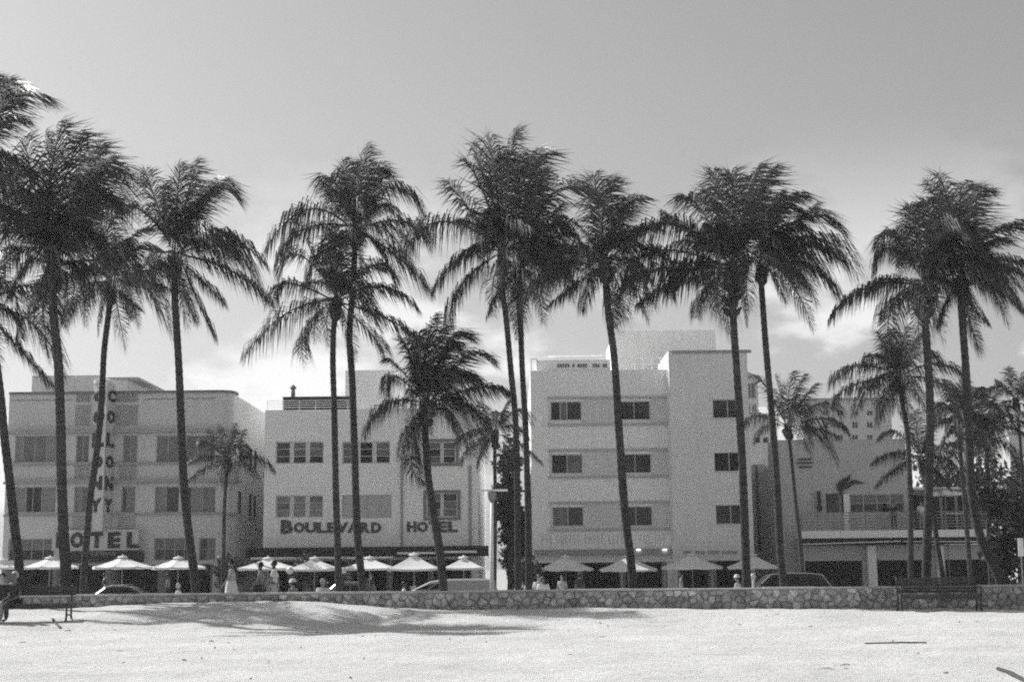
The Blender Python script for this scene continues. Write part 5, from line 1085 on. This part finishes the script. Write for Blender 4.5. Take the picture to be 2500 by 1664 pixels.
def finish_people():
    bpy.context.view_layer.update(); dg = bpy.context.evaluated_depsgraph_get(); dead = []
    for o, name, m, root, J, k in PEOPLE:
        me = bpy.data.meshes.new_from_object(o.evaluated_get(dg)); dead.append(o)
        if J:                                               # fingers, thumb, nose, ears and feet join the one body mesh
            b = MB()
            for s, q in ((-1, 'l'), (1, 'r')):
                ha, wr = Vector(J['ha' + q]), Vector(J['wr' + q]); d = (ha - wr).normalized(); sd = Vector((0, 1, 0)); sd = (sd - d * sd.dot(d)).normalized(); inn = d.cross(sd) * s
                for i, L in enumerate((.062, .074, .07, .055)):
                    p = ha - d * .02 * k + sd * (.027 - .018 * i) * k; b.tube([p, p + d * (L * .6 + .02) * k, p + (d * (L + .01) + inn * .022) * k], [.0095 * k, .0085 * k, .006 * k], 5)
                p = wr.lerp(ha, .5) + sd * .025 * k; b.tube([p, p + (sd * .03 + d * .025) * k, p + (sd * .035 + d * .06) * k], [.011 * k, .01 * k, .007 * k], 5)
                b.ball(Vector(J['hd']) + Vector((.084 * s, -.01, -.005)) * k, .022 * k, 6, 5, (.5, .8, 1.3))
            hd = Vector(J['hd']); b.ball(hd + Vector((0, .098, -.02)) * k, .016 * k, 6, 5, (.8, 1.1, 1.4)); b.ball(hd + Vector((0, .088, -.062)) * k, .018 * k, 6, 4, (1.5, .5, .35))
            for s in (-1, 1): b.ball(hd + Vector((.033 * s, .09, .012)) * k, .011 * k, 6, 5)
            bm = bmesh.new(); bm.from_mesh(me); vs = [bm.verts.new(v) for v in b.v]
            for f in b.f: bm.faces.new([vs[i] for i in f])
            bm.to_mesh(me); bm.free()
        me.materials.clear(); me.materials.append(m); me.shade_smooth(); me.name = name; link_mesh(name, me, root)
    for o in dead: bpy.data.objects.remove(o, do_unlink=True)
person(566, 1366, 48.0, 'woman in a pale top and long white skirt carrying a white bag', h=1.70, yaw=R(100), pose='walk', top='pale', bottom='white', skirt=True, bag=True)
person(637, 1372, 48.5, 'person in dark clothes walking just left of the man in the white shirt', h=1.70, yaw=R(100), pose='walk', top='grey', bottom='dark', skin=1)
person(670, 1368, 48.2, 'man in a loose white shirt walking on the promenade', h=1.76, yaw=R(95), pose='walk', top='white', bottom='pale', skin=1)
person(716, 1411, 46.5, 'person with a white sun hat sitting low behind the wall', h=1.66, yaw=R(60), pose='sit', top='grey', bottom='dark', hat=True)
person(788, 1409, 47.0, 'fair headed person in white sitting behind the wall by the crossing palms', h=1.68, yaw=R(-20), pose='sit', top='white', bottom='grey', hair=HAIR_GREY)
person(803, 1416, 47.6, 'person sitting close behind the fair headed one by the crossing palms', h=1.6, yaw=R(20), pose='sit', top='grey', bottom='grey', skin=1)
person(986, 1420, 60.0, 'person in a white top passing the hotel doorway left of the pale van', h=1.66, yaw=R(-80), pose='walk', top='white', bottom='grey', skin=1)
person(1316, 1402, 59.0, 'left of the couple in white standing in front of the plain hotel', h=1.76, yaw=R(180), pose='stand', top='white', bottom='pale')
person(1326, 1407, 58.6, 'right of the couple in white, broader and slightly shorter', h=1.72, yaw=R(175), pose='stand', top='white', bottom='white', skin=1)
person(1372, 1404, 74.0, 'slim person in pale clothes under the leftmost shaded umbrella', h=1.75, yaw=R(160), pose='stand', top='pale', bottom='grey')
person(1800, 1404, 58.5, 'person in a white sun hat and pale top left of the slender palm trunk', h=1.72, yaw=R(70), pose='walk', top='pale', bottom='grey', hat=True)
person(436, 1424, 59.0, 'person in a white top just left of the spiky tufted palm foot', h=1.62, yaw=R(90), pose='walk', top='white', bottom='dark', hair=HAIR_GREY)
person(2178, 1188, 87.2, 'person in dark clothes standing at the terrace railing', h=1.74, yaw=R(150), pose='stand', top='dark', bottom='dark', gz=zs1)
person(2246, 1190, 87.0, 'person in a white top standing on the terrace right of the tall palm trunk', h=1.72, yaw=R(170), pose='stand', top='white', bottom='grey', gz=zs1)
_b = at(38, 1470, 37.85)
person(6, 1400, 37.75, 'dark haired person cut by the left edge, sitting on the left bench', h=1.68, yaw=R(185), pose='sit', top='dark', bottom='grey', gz=ground_at(_b.x, 37.8))
person(38, 1388, 37.75, 'white haired person in dark clothes sitting on the left bench', h=1.72, yaw=R(160), pose='sit', top='dark', bottom='dark', hair=HAIR_GREY, skin=1, gz=ground_at(_b.x, 37.8))
for (px, lab, sk) in ((255, 'dim figure in dark clothes under the umbrella below the HOTEL letters', 0), (410, 'dim figure in dark clothes under the umbrella left of the spiky tufted palm', 1), (905, 'dim figure in dark clothes under the umbrella between crossing palm and doorway', 0), (1415, 'dim figure in dark clothes under the right half of the leftmost shaded umbrella', 1), (1662, 'dim figure in dark clothes under the widest shaded umbrella', 0)):
    person(px, 1400, 76.0, lab, h=1.7, yaw=R(40 + px), pose='stand', top='grey' if px in (410, 1662) else 'dark', bottom='dark', skin=sk)
finish_people(); finish_letters()
# ------------------------------------------------------------------ bright humid sea air
hz = bpy.data.materials.new('sea_haze'); hz.use_nodes = True; ht = hz.node_tree; ht.nodes.clear()
pv = N(ht, 'ShaderNodeVolumePrincipled', inp={'Color': (1, 1, 1, 1), 'Density': 0.0004, 'Anisotropy': 0.2}); ho = N(ht, 'ShaderNodeOutputMaterial'); ht.links.new(pv.outputs[0], ho.inputs['Volume'])
hz.cycles.homogeneous_volume = True
b = MB(); b.box(-905, 905, -405, 1405, -2.6, 19.0); b.build('haze', hz, kind='stuff')
